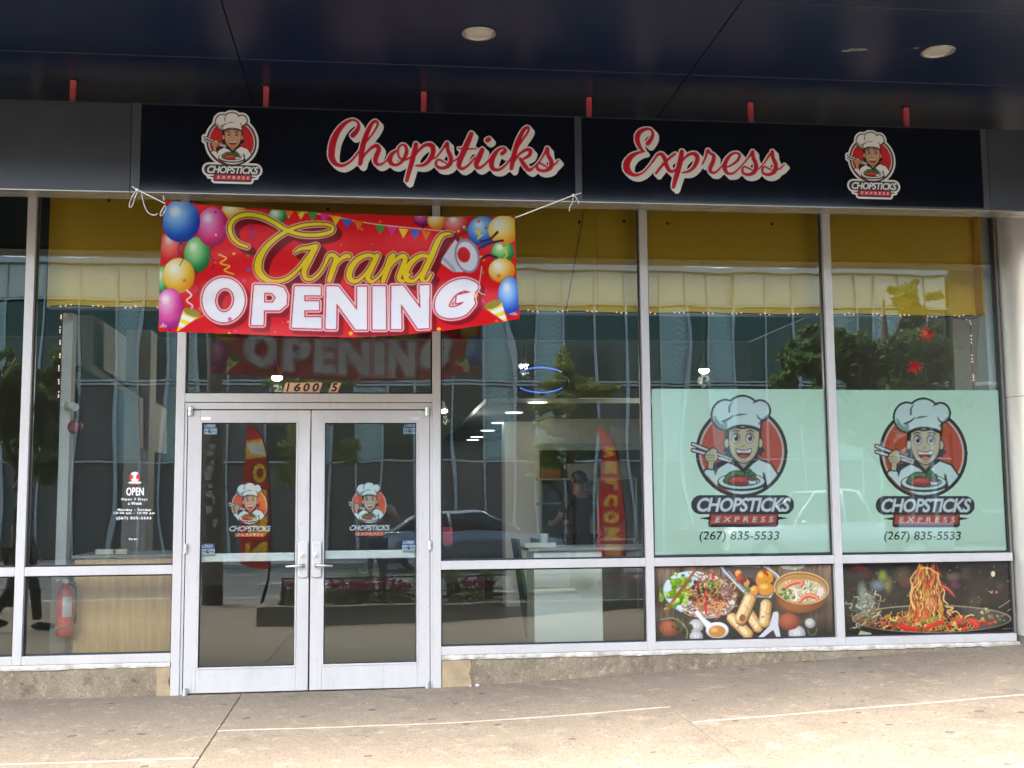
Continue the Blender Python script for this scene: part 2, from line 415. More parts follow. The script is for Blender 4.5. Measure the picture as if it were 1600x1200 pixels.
# ---- the chef emblem, drawn in the units of a 1241-wide enlargement of the poster
BLACK = rgb(28, 24, 24)
def draw_chef(variant, res):
    c = Canvas(250, 60, 990, 1080 if variant == 'poster' else 1006, res, 3)
    white = {'poster': rgb(230, 250, 240), 'sign': rgb(244, 244, 240), 'door': rgb(222, 244, 236)}[variant]
    red = {'poster': rgb(206, 84, 50), 'sign': rgb(206, 42, 46), 'door': rgb(226, 84, 48)}[variant]
    skin = {'poster': rgb(218, 198, 158), 'sign': rgb(222, 164, 116), 'door': rgb(208, 180, 144)}[variant]
    hat = c.ell(512, 242, 84, 92) | c.ell(622, 222, 100, 98) | c.ell(735, 214, 58, 62) | c.poly([(520, 230), (522, 338), (570, 318), (622, 312), (690, 320), (734, 338), (738, 230)])
    hat_o = c.grow(hat, 13)
    disc = c.ell(615, 478, 297, 297)
    plate = c.stroke([(352, 822), (893, 822)], 124, smooth=False)
    plate2 = c.poly([(408, 876), (852, 876), (852, 955), (838, 966), (412, 966), (398, 955)])
    spikes = c.poly([(338, 910), (420, 896), (420, 922)]) | c.poly([(918, 908), (840, 896), (840, 922)])
    sticks = [((300, 430), (545, 528)), ((300, 468), (542, 540))]
    st_o = c.stroke(sticks[0], 30, smooth=False) | c.stroke(sticks[1], 30, smooth=False)
    if variant == 'sign':
        sil = c.grow(hat_o | disc | plate | plate2 | st_o | spikes, 24)
        c.put(sil, rgb(240, 240, 238))
    c.put(disc & (c.Y[:, None] < 775), BLACK); 
    c.put(c.ell(615, 478, 275, 275) & (c.Y[:, None] < 768), rgb(238, 214, 190) if variant != 'sign' else rgb(240, 236, 232))
    inner = c.ell(615, 478, 263, 263); c.put(inner & (c.Y[:, None] < 768), red)
    # coat, arms, collar
    lim = c.ell(615, 478, 275, 275) & (c.Y[:, None] < 768)
    coat = c.poly([(372, 612), (388, 596), (452, 600), (520, 546), (628, 600), (726, 532), (800, 560), (862, 650), (800, 768), (460, 768), (390, 690)])
    c.put(c.grow(coat, 11) & disc & (c.Y[:, None] < 775), BLACK); c.put(coat & lim, white)
    c.put(c.stroke([(392, 640, 12), (450, 700, 14), (560, 748, 6)]) & lim, red)
    c.put(c.poly([(428, 560), (520, 528), (535, 548), (462, 588), (446, 636)]), BLACK)
    c.put(c.poly([(752, 610), (766, 622), (782, 700), (776, 724), (752, 722), (760, 690)]), BLACK)
    # hair, ears, neck, face
    hair = c.poly([(508, 320), (504, 440), (494, 478), (512, 482), (506, 500), (532, 504), (560, 545), (700, 545), (722, 500), (748, 506), (744, 488), (772, 474), (746, 440), (742, 320)])
    c.put(hair, BLACK)
    for ex in (519, 737):
        c.put(c.ell(ex, 424, 21, 36), BLACK); c.put(c.ell(ex, 424, 14, 28), skin)
    c.put(c.poly([(575, 520), (682, 520), (672, 566), (628, 606), (586, 566)]), skin*.86)
    c.put(c.stroke([(546, 522, 20), (588, 562, 24), (628, 604, 22)]) | c.stroke([(714, 520, 20), (668, 562, 24), (628, 604, 22)]), BLACK)
    face = c.poly(spline([(536, 330, 0), (538, 440, 0), (556, 500, 0), (592, 538, 0), (628, 550, 0), (664, 538, 0), (702, 500, 0), (722, 440, 0), (724, 330, 0), (680, 316, 0), (628, 310, 0), (580, 316, 0), (536, 330, 0)])[:, :2])
    c.put(c.grow(face, 6) & ~hat, BLACK); c.put(face, skin)
    for ex in (578, 668):
        c.put(c.ell(ex, 390, 27, 35), BLACK); c.put(c.ell(ex, 393, 22, 29), rgb(246, 246, 240))
        c.put(c.ell(ex+2, 390, 15, 22), rgb(62, 46, 40)); c.put(c.ell(ex+2, 386, 9, 13), rgb(16, 12, 12)); c.put(c.ell(ex-3, 380, 5, 7), rgb(250, 250, 250))
    c.put(c.stroke([(552, 352, 7), (576, 342, 9), (600, 348, 5)]) | c.stroke([(648, 348, 5), (672, 342, 9), (696, 352, 7)]), BLACK)
    c.put(c.stroke([(618, 440), (626, 446), (634, 440)], 4), skin*.55)
    mouth = c.poly(spline([(580, 462, 0), (604, 470, 0), (628, 472, 0), (652, 470, 0), (676, 462, 0), (668, 494, 0), (646, 514, 0), (628, 518, 0), (608, 514, 0), (588, 492, 0), (580, 462, 0)])[:, :2])
    c.put(c.grow(mouth, 5), BLACK); c.put(mouth, rgb(112, 32, 28)); c.put(mouth & (c.Y[:, None] < 486), rgb(248, 246, 240)); c.put(mouth & c.ell(628, 516, 30, 18), rgb(222, 90, 62))
    c.put(c.stroke([(612, 532), (628, 536), (644, 532)], 4), skin*.6)
    # hat
    c.put(hat_o, BLACK); c.put(hat, white); sh = white*.66
    c.put(hat & (c.stroke([(442, 250, 10), (462, 300, 34), (505, 325, 26)]) | c.poly([(486, 286), (520, 278), (524, 332)])), sh)
    c.put(hat & c.stroke([(726, 300, 12), (760, 272, 22), (784, 240, 6)]), sh)
    c.put(c.stroke([(536, 222, 11), (538, 184, 9), (556, 160, 4)]) | c.stroke([(686, 168, 4), (704, 156, 10), (716, 158, 6)]) | c.stroke([(568, 250, 3), (600, 240, 9), (646, 236, 3)]) | c.stroke([(488, 284, 8), (530, 268, 11), (562, 244, 5)]) | c.stroke([(714, 238, 4), (726, 262, 9), (746, 274, 8)]) | c.stroke([(522, 336, 12), (570, 316, 12), (622, 310, 12), (690, 318, 12), (736, 338, 12)]), BLACK)
    # chopsticks and hand
    c.put(st_o, BLACK)
    for a, b in sticks: c.put(c.stroke([a, b], 14, smooth=False), rgb(240, 236, 228))
    fist = c.ell(420, 510, 40, 40) | c.ell(432, 478, 24, 20) | c.poly([(402, 530), (436, 536), (430, 592), (400, 588)])
    c.put(c.grow(fist, 8), BLACK); c.put(fist, skin)
    for k in range(3): c.put(c.stroke([(384, 504+k*18), (412, 500+k*18), (446, 508+k*14)], 4), skin*.5)
    c.put(c.stroke([(466, 498, 16), (540, 532, 8)], smooth=False), BLACK); c.put(c.stroke([(462, 494, 8), (530, 526, 4)], smooth=False), rgb(240, 236, 228))
    # dish
    c.put(c.ell(615, 688, 156, 46), BLACK); c.put(c.ell(615, 686, 148, 40), white*.72); c.put(c.ell(615, 672, 156, 56), BLACK); c.put(c.ell(615, 670, 148, 49), white); c.put(c.ell(615, 668, 122, 36), BLACK); c.put(c.ell(615, 669, 116, 31), white*.8)
    rg = np.random.default_rng(3)
    for k in range(15):
        a = math.pi*(.98-.72*k/14); x, y = 585+66*math.cos(a), 668-56*math.sin(a)*.92
        c.put(c.ell(x, y, 19, 18), rgb(30, 48, 22))
    for k in range(15):
        a = math.pi*(.98-.72*k/14); x, y = 585+66*math.cos(a), 668-56*math.sin(a)*.92
        c.put(c.ell(x, y, 13, 12), rgb(96, 146, 66) if k % 2 else rgb(78, 124, 54))
    for x, y, r_ in ((660, 612, 20), (688, 634, 18), (650, 634, 17), (676, 622, 14)):
        c.put(c.ell(x, y, r_+5, r_+4), rgb(28, 44, 22)); c.put(c.ell(x, y, r_, r_-1), rgb(70, 122, 56))
    chick = c.poly(spline([(528, 684, 0), (540, 652, 0), (580, 640, 0), (640, 642, 0), (664, 660, 0), (652, 690, 0), (590, 694, 0), (528, 684, 0)])[:, :2])
    c.put(c.grow(chick, 5), BLACK); c.put(chick, rgb(206, 74, 48)); c.put(chick & (c.Y[:, None] > 674), rgb(150, 44, 36))
    c.put(c.stroke([(560, 660), (590, 652), (620, 664)], 5), rgb(234, 120, 84))
    c.put(c.poly([(650, 656), (720, 656), (708, 692), (662, 692)]), BLACK); c.put(c.poly([(656, 660), (714, 660), (704, 688), (666, 688)]), white); c.put(c.ell(685, 660, 29, 9), BLACK); c.put(c.ell(685, 660, 24, 6), rgb(196, 60, 44))
    # name plates
    if variant != 'door':
        c.put(c.grow(plate, 0) | spikes, rgb(44, 32, 36)); c.put(plate2, rgb(44, 32, 36))
        c.put(c.poly([(420, 885), (846, 885), (838, 946), (412, 946)]), red if variant == 'poster' else rgb(206, 30, 52))
        c.put(c.text('CHOPSTICKS', 318, 776, 938, 868, .22, .03, .92), rgb(242, 250, 246))
        c.put(c.text('EXPRESS', 446, 898, 824, 934, .2, .02, 1.75), rgb(244, 240, 236))
    else:
        t = c.text('CHOPSTICKS', 296, 786, 950, 872, .26, .03, .92)
        c.put(c.grow(t, 7), BLACK); c.put(t, rgb(232, 240, 238))
        c.put(c.poly([(400, 896), (858, 896), (844, 952), (386, 952)]), rgb(226, 92, 52)); c.put(c.text('EXPRESS', 430, 905, 826, 944, .2, .02, 1.75), rgb(240, 226, 216))
    if variant == 'poster': c.put(c.text('(267) 835-5533', 338, 992, 862, 1066, .12, .012, 1.0), rgb(30, 44, 44))
    return c
def letters(c, strokes, red, ow, dx, dy, off=(0, 0)):
    """script word: red brush strokes, pale outline and a solid pale shadow"""
    m = c.none()
    for st in strokes: m |= c.stroke([(p[0]+off[0], p[1]+off[1], p[2]) for p in st])
    o = c.grow(m, ow); sh = c.sweep(o, dx, dy)
    return m, sh
WORD1 = [
 [(205,165,34),(228,140,30),(242,110,22),(232,80,15),(200,70,16),(160,88,24),(120,130,34),(88,190,42),(74,250,44),(74,305,40),(100,345,28),(145,354,20),(195,325,15),(240,272,13)],
 [(240,272,12),(290,205,12),(336,145,13),(360,100,15),(354,80,18),(332,84,22),(306,125,28),(280,190,34),(262,260,34),(254,330,30),(250,345,26)],
 [(256,330,12),(285,280,15),(325,242,20),(355,232,28),(368,255,30),(352,295,32),(346,330,28),(368,350,18),(402,335,13),(440,295,12)],
 [(476,262,15),(448,285,26),(436,318,32),(450,345,24),(482,350,18),(518,322,22),(541,272,26),(533,232,18),(508,226,14),(488,254,15),(494,300,14),(528,320,13),(572,298,12),(592,270,12)],
 [(600,222,28),(590,270,32),(572,340,32),(552,410,28),(542,448,26)],
 [(572,330,12),(610,268,16),(655,228,22),(695,228,30),(708,262,32),(690,312,28),(650,350,20),(600,356,12)],
 [(690,322,10),(730,298,12),(768,250,14),(792,215,20)],
 [(795,216,24),(800,260,24),(818,305,28),(812,345,28),(780,368,22),(740,366,20),(724,342,18),(738,318,14),(772,330,12),(796,346,8)],
 [(818,335,10),(850,318,11),(878,290,12)],
 [(946,156,28),(928,200,34),(902,260,36),(876,320,34),(868,358,28),(890,374,20),(930,350,14),(968,305,12)],
 [(864,246,10),(900,250,12),(978,250,9)],
 [(1014,256,30),(996,300,34),(976,345,32),(990,370,22),(1026,352,14),(1066,308,12)],
 [(1046,196,30),(1056,190,28)],
 [(1138,280,26),(1158,262,22),(1150,246,14),(1120,252,18),(1088,290,30),(1072,335,34),(1080,374,26),(1120,380,18),(1166,346,13),(1206,290,12)],
 [(1206,290,12),(1256,210,13),(1296,150,14),(1304,122,17),(1288,118,20),(1262,150,26),(1234,215,32),(1212,290,32),(1196,372,26)],
 [(1208,340,12),(1245,285,16),(1290,256,22),(1316,262,24),(1306,292,22),(1270,314,14)],
 [(1250,312,20),(1276,350,28),(1306,382,24),(1338,364,12),(1372,330,11)],
 [(1372,330,11),(1400,285,14),(1418,250,20)],
 [(1420,248,24),(1426,290,24),(1446,330,28),(1440,368,28),(1402,388,20),(1366,380,20),(1354,356,18),(1372,340,13),(1404,356,12),(1424,366,8)],
 [(1444,360,12),(1470,345,12),(1490,322,9)]]
WORD2 = [
 [(298,252,42),(328,212,36),(344,165,26),(325,128,20),(280,124,28),(228,150,42),(204,195,46),(212,250,40),(238,300,28),(268,324,14)],
 [(268,324,14),(210,336,26),(150,370,46),(112,425,62),(112,480,62),(145,520,42),(195,535,26),(255,512,18),(310,455,17),(360,385,18)],
 [(345,415,16),(382,358,22),(420,348,32),(448,385,38),(466,450,38),(496,498,32),(535,494,22),(580,448,16)],
 [(542,344,22),(490,385,24),(425,450,24),(370,520,22)],
 [(602,326,40),(590,400,48),(566,500,48),(540,590,42),(528,640,34)],
 [(566,470,14),(625,385,20),(680,345,28),(728,352,38),(740,395,40),(715,455,34),(665,500,24),(606,512,14)],
 [(784,440,14),(812,380,20),(832,315,26)],
 [(834,312,26),(858,340,24),(888,362,32),(880,415,38),(856,470,38),(860,505,30),(900,512,20),(950,465,15),(985,415,14)],
 [(980,470,14),(1040,448,18),(1098,405,24),(1118,358,24),(1090,336,20),(1042,352,26),(996,410,38),(984,470,40),(1010,518,28),(1060,518,20),(1110,478,15),(1150,435,14)],
 [(1150,435,14),(1195,380,18),(1230,330,26)],
 [(1234,325,32),(1240,380,34),(1264,440,38),(1254,500,38),(1205,530,28),(1155,520,24),(1142,485,22),(1162,460,16),(1206,478,16),(1238,492,10)],
 [(1262,488,14),(1300,470,14),(1335,430,14),(1375,370,20),(1408,332,26)],
 [(1410,325,32),(1416,380,34),(1440,440,38),(1430,500,38),(1382,530,28),(1332,520,24),(1320,485,22),(1340,460,16),(1384,478,16),(1416,492,10)],
 [(1440,490,16),(1480,475,16),(1518,440,12)]]
def balloon(c, cx, cy, rx, ry, col, dark, hi, ang=0, string=None):
    def f(x, y):
        u = (x-cx)/rx; v = (y-cy)/ry; d = np.clip(((u+.25)**2+(v+.35)**2)/1.7, 0, 1)[:, None]
        return hi*(1-d)**2.2+col*(1-(1-d)**2.2)*(1-.55*d*d)+dark*.55*d*d*(1-(1-d)**2.2)
    if string: c.put(c.stroke(string, 3), dark*.8)
    m = c.ell(cx, cy, rx, ry, ang)
    c.put(c.grow(m, 1.5), dark, .5); c.put(m, f)
    c.put(c.poly([(cx-7, cy+ry+9), (cx+7, cy+ry+9), (cx, cy+ry-4)]), dark)
    c.blob(cx-rx*.3, cy-ry*.45, rx*.35, ry*.3, rgb(255, 255, 255), .75)
OPEN_POLYS = {  # heavy capitals traced from the banner; O and G are rounded
 'P': [[(478, 400), (560, 402), (590, 412), (603, 440), (600, 475), (575, 497), (515, 497), (513, 553), (466, 553)], [(516, 430), (546, 431), (560, 448), (548, 468), (515, 468)]],
 'E': [[(632, 405), (730, 407), (730, 440), (668, 439), (668, 462), (724, 463), (724, 496), (668, 496), (668, 523), (733, 523), (733, 566), (620, 562)]],
 'N1': [[(752, 405), (796, 406), (868, 497), (868, 407), (905, 407), (905, 569), (862, 569), (790, 470), (788, 568), (748, 567)]],
 'I': [[(926, 405), (976, 405), (978, 569), (926, 569)]],
 'N2': [[(998, 404), (1042, 403), (1108, 490), (1104, 402), (1142, 401), (1140, 564), (1098, 566), (1034, 472), (1036, 568), (996, 568)]]}
GRAND = [
 [(452,256,12),(420,244,14),(394,218,16),(386,180,18),(404,150,18),(446,134,18),(500,140,18),(550,162,18),(596,190,18),(648,208,16),(706,212,16),(756,204,16),(776,190,14),(764,174,12),(724,170,12),(668,174,14),(612,192,16),(562,222,18),(520,262,22),(496,306,30),(494,346,30),(518,376,24),(556,388,18),(604,376,16),(646,340,14),(676,300,12),(700,268,12)],
 [(634,276,9),(654,264,15),(684,260,18),(712,254,22)],[(710,256,24),(688,300,26),(668,344,24),(672,374,18),(698,378,13),(728,352,11),(748,318,11)],
 [(748,318,12),(760,292,16),(778,288,20),(788,300,18)],[(790,298,22),(778,336,24),(762,384,20)],[(772,350,10),(796,312,14),(822,292,20),(838,292,18)],
 [(936,294,16),(906,288,18),(868,306,22),(842,342,26),(840,376,24),(866,386,16),(902,356,13),(938,300,13)],[(944,290,22),(922,336,24),(908,372,22),(924,388,15),(952,368,11),(976,334,11)],
 [(976,334,11),(990,300,16),(1004,288,20)],[(1004,290,22),(984,336,24),(966,386,20)],[(974,360,10),(1002,318,14),(1036,292,20),(1050,302,22),(1036,344,22),(1026,376,20),(1044,386,13),(1066,360,11)],
 [(1146,296,16),(1112,290,18),(1076,312,22),(1054,348,26),(1054,376,22),(1080,386,15),(1112,356,13),(1146,304,13)],[(1222,206,10),(1196,210,16),(1176,230,22),(1150,290,24),(1122,350,24),(1114,378,20),(1130,388,13),(1148,362,10)]]
def draw_banner(res):
    c = Canvas(104, 68, 1500, 616, res, 2); rg = np.random.default_rng(5)
    quad = [(138, 80), (340, 102), (680, 124), (970, 136), (1210, 143), (1464, 140), (1470, 340), (1484, 528), (1360, 550), (1212, 572), (1018, 592), (844, 599), (606, 594), (364, 584), (116, 577), (121, 340)]
    c.put(c.poly(quad), rgb(226, 24, 32)); edge = c.poly(quad)
    c.blob(800, 300, 500, 260, rgb(240, 40, 40), .6)
    B = [(170,260,52,70,rgb(222,34,40),rgb(140,10,30),rgb(255,150,130)),(262,285,50,66,rgb(40,150,60),rgb(8,80,40),rgb(190,240,170)),(130,390,30,60,rgb(30,140,60),rgb(10,80,40),rgb(180,235,160)),
         (192,365,60,66,rgb(248,190,30),rgb(214,110,20),rgb(255,248,200)),(158,490,52,76,rgb(222,28,140),rgb(110,20,120),rgb(255,190,230)),(400,118,44,36,rgb(246,190,40),rgb(200,120,20),rgb(255,250,210)),
         (320,180,60,74,rgb(220,24,110),rgb(120,10,70),rgb(255,170,215)),(200,158,72,80,rgb(30,100,210),rgb(30,30,120),rgb(170,220,255)),(566,140,34,30,rgb(50,150,70),rgb(10,90,40),rgb(220,245,200)),
         (1116,150,34,30,rgb(140,20,90),rgb(70,10,60),rgb(230,110,170)),(1170,156,36,34,rgb(246,170,40),rgb(200,90,20),rgb(255,240,190)),(1246,172,50,44,rgb(224,40,44),rgb(150,10,30),rgb(255,190,170)),
         (1420,276,42,42,rgb(30,150,60),rgb(6,90,40),rgb(190,240,160)),(1346,196,60,56,rgb(30,96,200),rgb(20,40,120),rgb(180,220,255)),(1424,192,60,54,rgb(248,196,40),rgb(210,120,20),rgb(255,252,214)),
         (1416,346,50,46,rgb(246,176,40),rgb(210,100,20),rgb(255,246,200)),(1448,440,46,70,rgb(34,104,214),rgb(30,40,130),rgb(190,226,255))]
    c.put(c.poly([(120, 560), (116, 577), (240, 580), (205, 520)]), rgb(226, 24, 32))
    for b in B:
        st = [(b[0], b[1]+b[3]), (b[0]-10, b[1]+b[3]+30), (b[0]+8, b[1]+b[3]+60), (b[0]-4, b[1]+b[3]+90)] if b[0] < 340 and b[1] < 420 else None
        balloon(c, *b[:7], string=st)
    cols = [rgb(248, 206, 50), rgb(40, 110, 210), rgb(60, 160, 70), rgb(240, 240, 235), rgb(240, 120, 40), rgb(230, 60, 150), rgb(90, 60, 160)]
    tri = [(610, 126, 4), (656, 128, 0), (700, 134, 2), (744, 140, 5), (788, 150, 0), (830, 162, 1), (874, 168, 4), (956, 184, 2), (1000, 190, 5), (1044, 198, 0), (1088, 202, 1), (1130, 206, 4)]
    c.put(c.stroke([(590, 112), (760, 138), (950, 172), (1240, 200)], 3), rgb(250, 220, 200))
    for x, y, k in tri: c.put(c.poly([(x-19, y-12), (x+19, y-8), (x-2, y+26)]), cols[k])
    for k in range(150):
        x, y = rg.uniform(330, 1400), rg.uniform(120, 585)
        if 470 < x < 1130 and 200 < y < 560 and rg.random() < .8: continue
        s_ = rg.uniform(3, 7.5); a = rg.uniform(0, 3.14); q = [(x+s_*math.cos(a+t)*(1.3 if i % 2 else .8), y+s_*math.sin(a+t)) for i, t in enumerate((0, 1.57, 3.14, 4.71))]
        c.put(c.poly(q), cols[rg.integers(7)])
    for pts, k in (([(345, 285), (372, 300), (350, 318), (385, 330), (365, 345), (400, 360)], 0), ([(470, 165), (462, 190), (480, 200), (464, 226)], 6), ([(222, 420), (240, 440), (222, 460), (244, 480), (228, 505)], 3), ([(300, 470), (270, 490), (290, 510), (258, 530)], 4), ([(1340, 405), (1356, 425), (1336, 445), (1352, 470)], 5), ([(1425, 265), (1436, 285), (1424, 305), (1440, 320)], 0), ([(1270, 485), (1295, 478), (1310, 492), (1345, 488)], 6)):
        c.put(c.stroke(pts, 5), cols[k])
    for x, y, d in ((232, 545, 1), (1392, 515, -1)):   # party cones
        tip = (x-48*d, y+34); c1 = (x+42*d, y-28); c2 = (x-22*d, y-52); cone = c.poly([tip, c1, c2])
        c.put(cone, rgb(250, 226, 40))
        for t in (.25, .6): c.put(cone & c.poly([(tip[0]+(c1[0]-tip[0])*t, tip[1]+(c1[1]-tip[1])*t), (tip[0]+(c1[0]-tip[0])*(t+.18), tip[1]+(c1[1]-tip[1])*(t+.18)), (tip[0]+(c2[0]-tip[0])*(t+.18), tip[1]+(c2[1]-tip[1])*(t+.18)), (tip[0]+(c2[0]-tip[0])*t, tip[1]+(c2[1]-tip[1])*t)]), rgb(250, 250, 240))
        c.put(c.ell(x+10*d, y-40, 34, 14, 20*d), rgb(150, 140, 40))
    # Grand
    gm = c.none()
    for st in GRAND: gm |= c.stroke([(p[0], p[1], p[2]*.86) for p in st])
    o = c.grow(gm, 4); oo = c.grow(gm, 8)
    c.put(c.sweep(oo, 22, 20, 10) & edge, rgb(128, 20, 26)); c.put(oo, rgb(236, 180, 150)); c.put(o, rgb(120, 26, 20))
    c.put(gm, lambda x, y: np.stack([np.full_like(x, .97), np.clip(.93-(y-120)/2200, .78, .95), np.full_like(x, .15)], -1))
    # OPENING
    white, wine = rgb(248, 246, 250), rgb(150, 22, 34)
    om = c.none()
    for k, pl in OPEN_POLYS.items():
        m = c.poly(pl[0])
        for h in pl[1:]: m &= ~c.poly(h)
        om |= m
    O = c.ell(362, 458, 80, 84, 0); Oh = c.ell(366, 458, 36, 46, 8)
    G = c.stroke([(1306, 408, 40), (1272, 400, 44), (1228, 416, 50), (1196, 452, 54), (1190, 490, 50), (1222, 506, 42), (1266, 496, 42), (1296, 468, 36)])
    G |= c.poly([(1246, 440), (1316, 424), (1306, 478), (1278, 492), (1280, 462), (1242, 470)])
    om |= (O & ~Oh) | G
    o1 = c.grow(om, 5); o2 = c.grow(om, 9); o3 = c.grow(om, 12)
    c.put(c.sweep(o3, 16, 14, 8) & edge, wine); c.put(o3, rgb(228, 26, 34)); c.put(o2, rgb(236, 220, 222)); c.put(o1, rgb(206, 24, 40)); c.put(om, white)
    # megaphone
    c.put(c.poly([(1240, 228), (1316, 340), (1262, 352), (1230, 350), (1186, 318), (1190, 300)]), rgb(214, 214, 222)); c.put(c.ell(1284, 290, 46, 66, -14), rgb(150, 146, 158)); c.put(c.ell(1284, 292, 38, 56, -14), rgb(228, 228, 234)); c.put(c.ell(1272, 286, 24, 30, -14), rgb(214, 34, 40)); c.put(c.stroke([(1196, 302), (1220, 325), (1236, 346)], 12), rgb(176, 176, 186))
    for pts in ([(1336, 236), (1372, 226), (1400, 200)], [(1330, 262), (1380, 240), (1420, 232)], [(1340, 300), (1366, 288), (1396, 296)]): c.put(c.stroke([(p[0], p[1], 9) for p in pts]), rgb(60, 20, 60))
    c.put(c.poly([(1312, 196), (1340, 190), (1330, 212), (1350, 208), (1320, 232), (1328, 214)]), rgb(252, 220, 60))
    c.put(c.stroke([(1340, 330), (1330, 420), (1352, 438)], 3), rgb(240, 200, 180))
    for k, (x, y) in enumerate(((844, 584), (1316, 442), (1404, 366), (214, 384), (386, 530))):
        c.put(c.poly([(x+(11 if i % 2 == 0 else 5)*math.sin(i*math.pi/5), y-(11 if i % 2 == 0 else 5)*math.cos(i*math.pi/5)) for i in range(10)]), cols[(0, 0, 4, 4, 5)[k]])
    c.put(c.text('o0o', 1446, 503, 1476, 515), rgb(250, 250, 250)); c.put(c.text('o8o', 120, 546, 146, 562), rgb(250, 230, 250))
    c.a[~edge] = 0
    return c
def strands(c, rg, n, cx, cy, sx, sy, cols, w=(5, 9), curl=60, box=None):
    for k in range(n):
        x, y = rg.normal(cx, sx), rg.normal(cy, sy); a = rg.uniform(0, 6.28); pts = []
        for t in range(5):
            pts.append((x, y)); a += rg.normal(0, .9); x += math.cos(a)*curl*.4; y += math.sin(a)*curl*.3
        m = c.stroke(pts, rg.uniform(*w), per=5)
        if box is not None: m &= box
        cc = cols[rg.integers(len(cols))]*rg.uniform(.75, 1.12)
        c.put(c.shift(m, 1.5, 3) & (box if box is not None else c.all()), cc*.45, .6); c.put(m, cc)
def blobs(c, rg, n, cx, cy, sx, sy, r, cols, box=None):
    for k in range(n):
        x, y = rg.normal(cx, sx), rg.normal(cy, sy); q = rg.uniform(*r); m = c.ell(x, y, q*rg.uniform(.7, 1.5), q*rg.uniform(.5, 1), rg.uniform(0, 180))
        if box is not None: m &= box
        cc = cols[rg.integers(len(cols))]*rg.uniform(.75, 1.1)
        c.put(c.shift(m, 2, 4), cc*.4, .5); c.put(m, cc); c.put(c.shift(m, -1, -2) & m & c.ell(x-q*.2, y-q*.3, q*.5, q*.35), np.minimum(cc*1.35, 1), .5)
def draw_food(res):
    """a table of dishes on rough boards; units of a 1600-wide enlargement"""
    c = Canvas(108, 108, 1542, 706, res, 2); rg = np.random.default_rng(11)
    n1 = noise2(c.W, c.H, 14, 3, 1); n2 = noise2(c.W, c.H, 120, 5, 2); n3 = noise2(c.W, c.H, 300, 9, 4)
    v = (.35+.4*n1+.35*n2+.25*n3)[..., None]; sh = np.clip(1.15-(c.Y[:, None]-108)/900, .5, 1.2)[..., None]
    c.a[..., :3] = np.clip(rgb(132, 112, 92)*v*sh, 0, 1); c.a[..., 3] = 1
    for x in (330, 640, 930, 1240): c.put(c.stroke([(x, 100, 7), (x-70+rg.uniform(-20, 20), 720, 9)], smooth=False), rgb(40, 32, 28), .7)
    c.blob(800, 480, 420, 220, rgb(34, 34, 34), .9); c.blob(820, 690, 800, 160, rgb(44, 46, 46), .8)
    # plate
    c.blob(480, 380, 330, 210, rgb(20, 18, 16), .8); c.put(c.ell(466, 346, 290, 178, 12), rgb(168, 190, 196)); c.put(c.ell(464, 340, 280, 170, 12), rgb(208, 224, 228)); c.put(c.ell(466, 336, 232, 134, 12), rgb(186, 206, 212))
    pl = c.ell(466, 342, 286, 174, 12) | c.rect(150, 150, 420, 460)
    blobs(c, rg, 60, 300, 330, 60, 75, (14, 34), [rgb(120, 160, 40), rgb(150, 186, 60), rgb(86, 124, 30), rgb(176, 206, 96)], pl)
    strands(c, rg, 150, 560, 350, 90, 66, [rgb(206, 132, 60), rgb(180, 96, 40), rgb(226, 170, 96), rgb(150, 80, 44)], (5, 9), 70)
    blobs(c, rg, 40, 540, 330, 90, 60, (10, 24), [rgb(92, 50, 44), rgb(120, 64, 50), rgb(70, 40, 34)], pl)
    blobs(c, rg, 14, 680, 330, 34, 34, (16, 26), [rgb(140, 104, 92), rgb(164, 124, 106)], pl)
    strands(c, rg, 50, 500, 440, 70, 36, [rgb(214, 150, 96), rgb(196, 120, 84)], (6, 10), 60)
    for p in ([(572, 184, 20), (572, 216, 22)], [(508, 420, 20), (516, 490, 18)], [(508, 320, 12), (512, 370, 14)], [(440, 270, 14), (462, 288, 10)]): c.put(c.stroke(p, smooth=False), rgb(206, 44, 40))
    blobs(c, rg, 16, 570, 290, 70, 40, (8, 13), [rgb(150, 190, 70), rgb(120, 160, 50)], pl)
    for d in (0, 18): c.put(c.stroke([(452+d*.4, 120, 15), (190+d, 476, 10)], smooth=False), rgb(120, 66, 26)); c.put(c.stroke([(448+d*.4, 120, 5), (186+d, 476, 4)], smooth=False), rgb(190, 124, 60))
    # tray with dumplings
    c.put(c.poly([(630, 112), (1000, 112), (1090, 220), (1010, 370), (880, 366), (640, 170)]), rgb(150, 150, 150)); c.put(c.poly([(652, 118), (980, 118), (1066, 222), (1000, 352), (884, 350), (668, 176)]), rgb(92, 84, 78))
    c.put(c.stroke([(634, 130), (800, 312), (890, 364)], 12) | c.stroke([(960, 118), (1086, 216), (1016, 366)], 11), rgb(214, 216, 218))
    c.put(c.stroke([(720, 124, 8), (900, 122, 14), (940, 128, 6)]), rgb(220, 222, 224)); c.put(c.stroke([(690, 160, 5), (800, 290, 5)]), rgb(190, 190, 190))
    blobs(c, rg, 10, 780, 220, 34, 30, (20, 36), [rgb(196, 110, 50), rgb(150, 70, 40), rgb(214, 140, 70)])
    blobs(c, rg, 6, 880, 225, 20, 26, (14, 24), [rgb(70, 90, 40), rgb(60, 40, 50)])
    for x, y, rx, ry, a in ((950, 215, 42, 66, 20), (1008, 206, 34, 50, -10), (980, 300, 62, 52, 0), (890, 316, 34, 44, 30)):
        c.put(c.ell(x+4, y+6, rx, ry, a), rgb(110, 60, 20)); c.put(c.ell(x, y, rx, ry, a), rgb(216, 146, 52)); c.blob(x-rx*.2, y-ry*.35, rx*.7, ry*.5, rgb(248, 208, 116), .9)
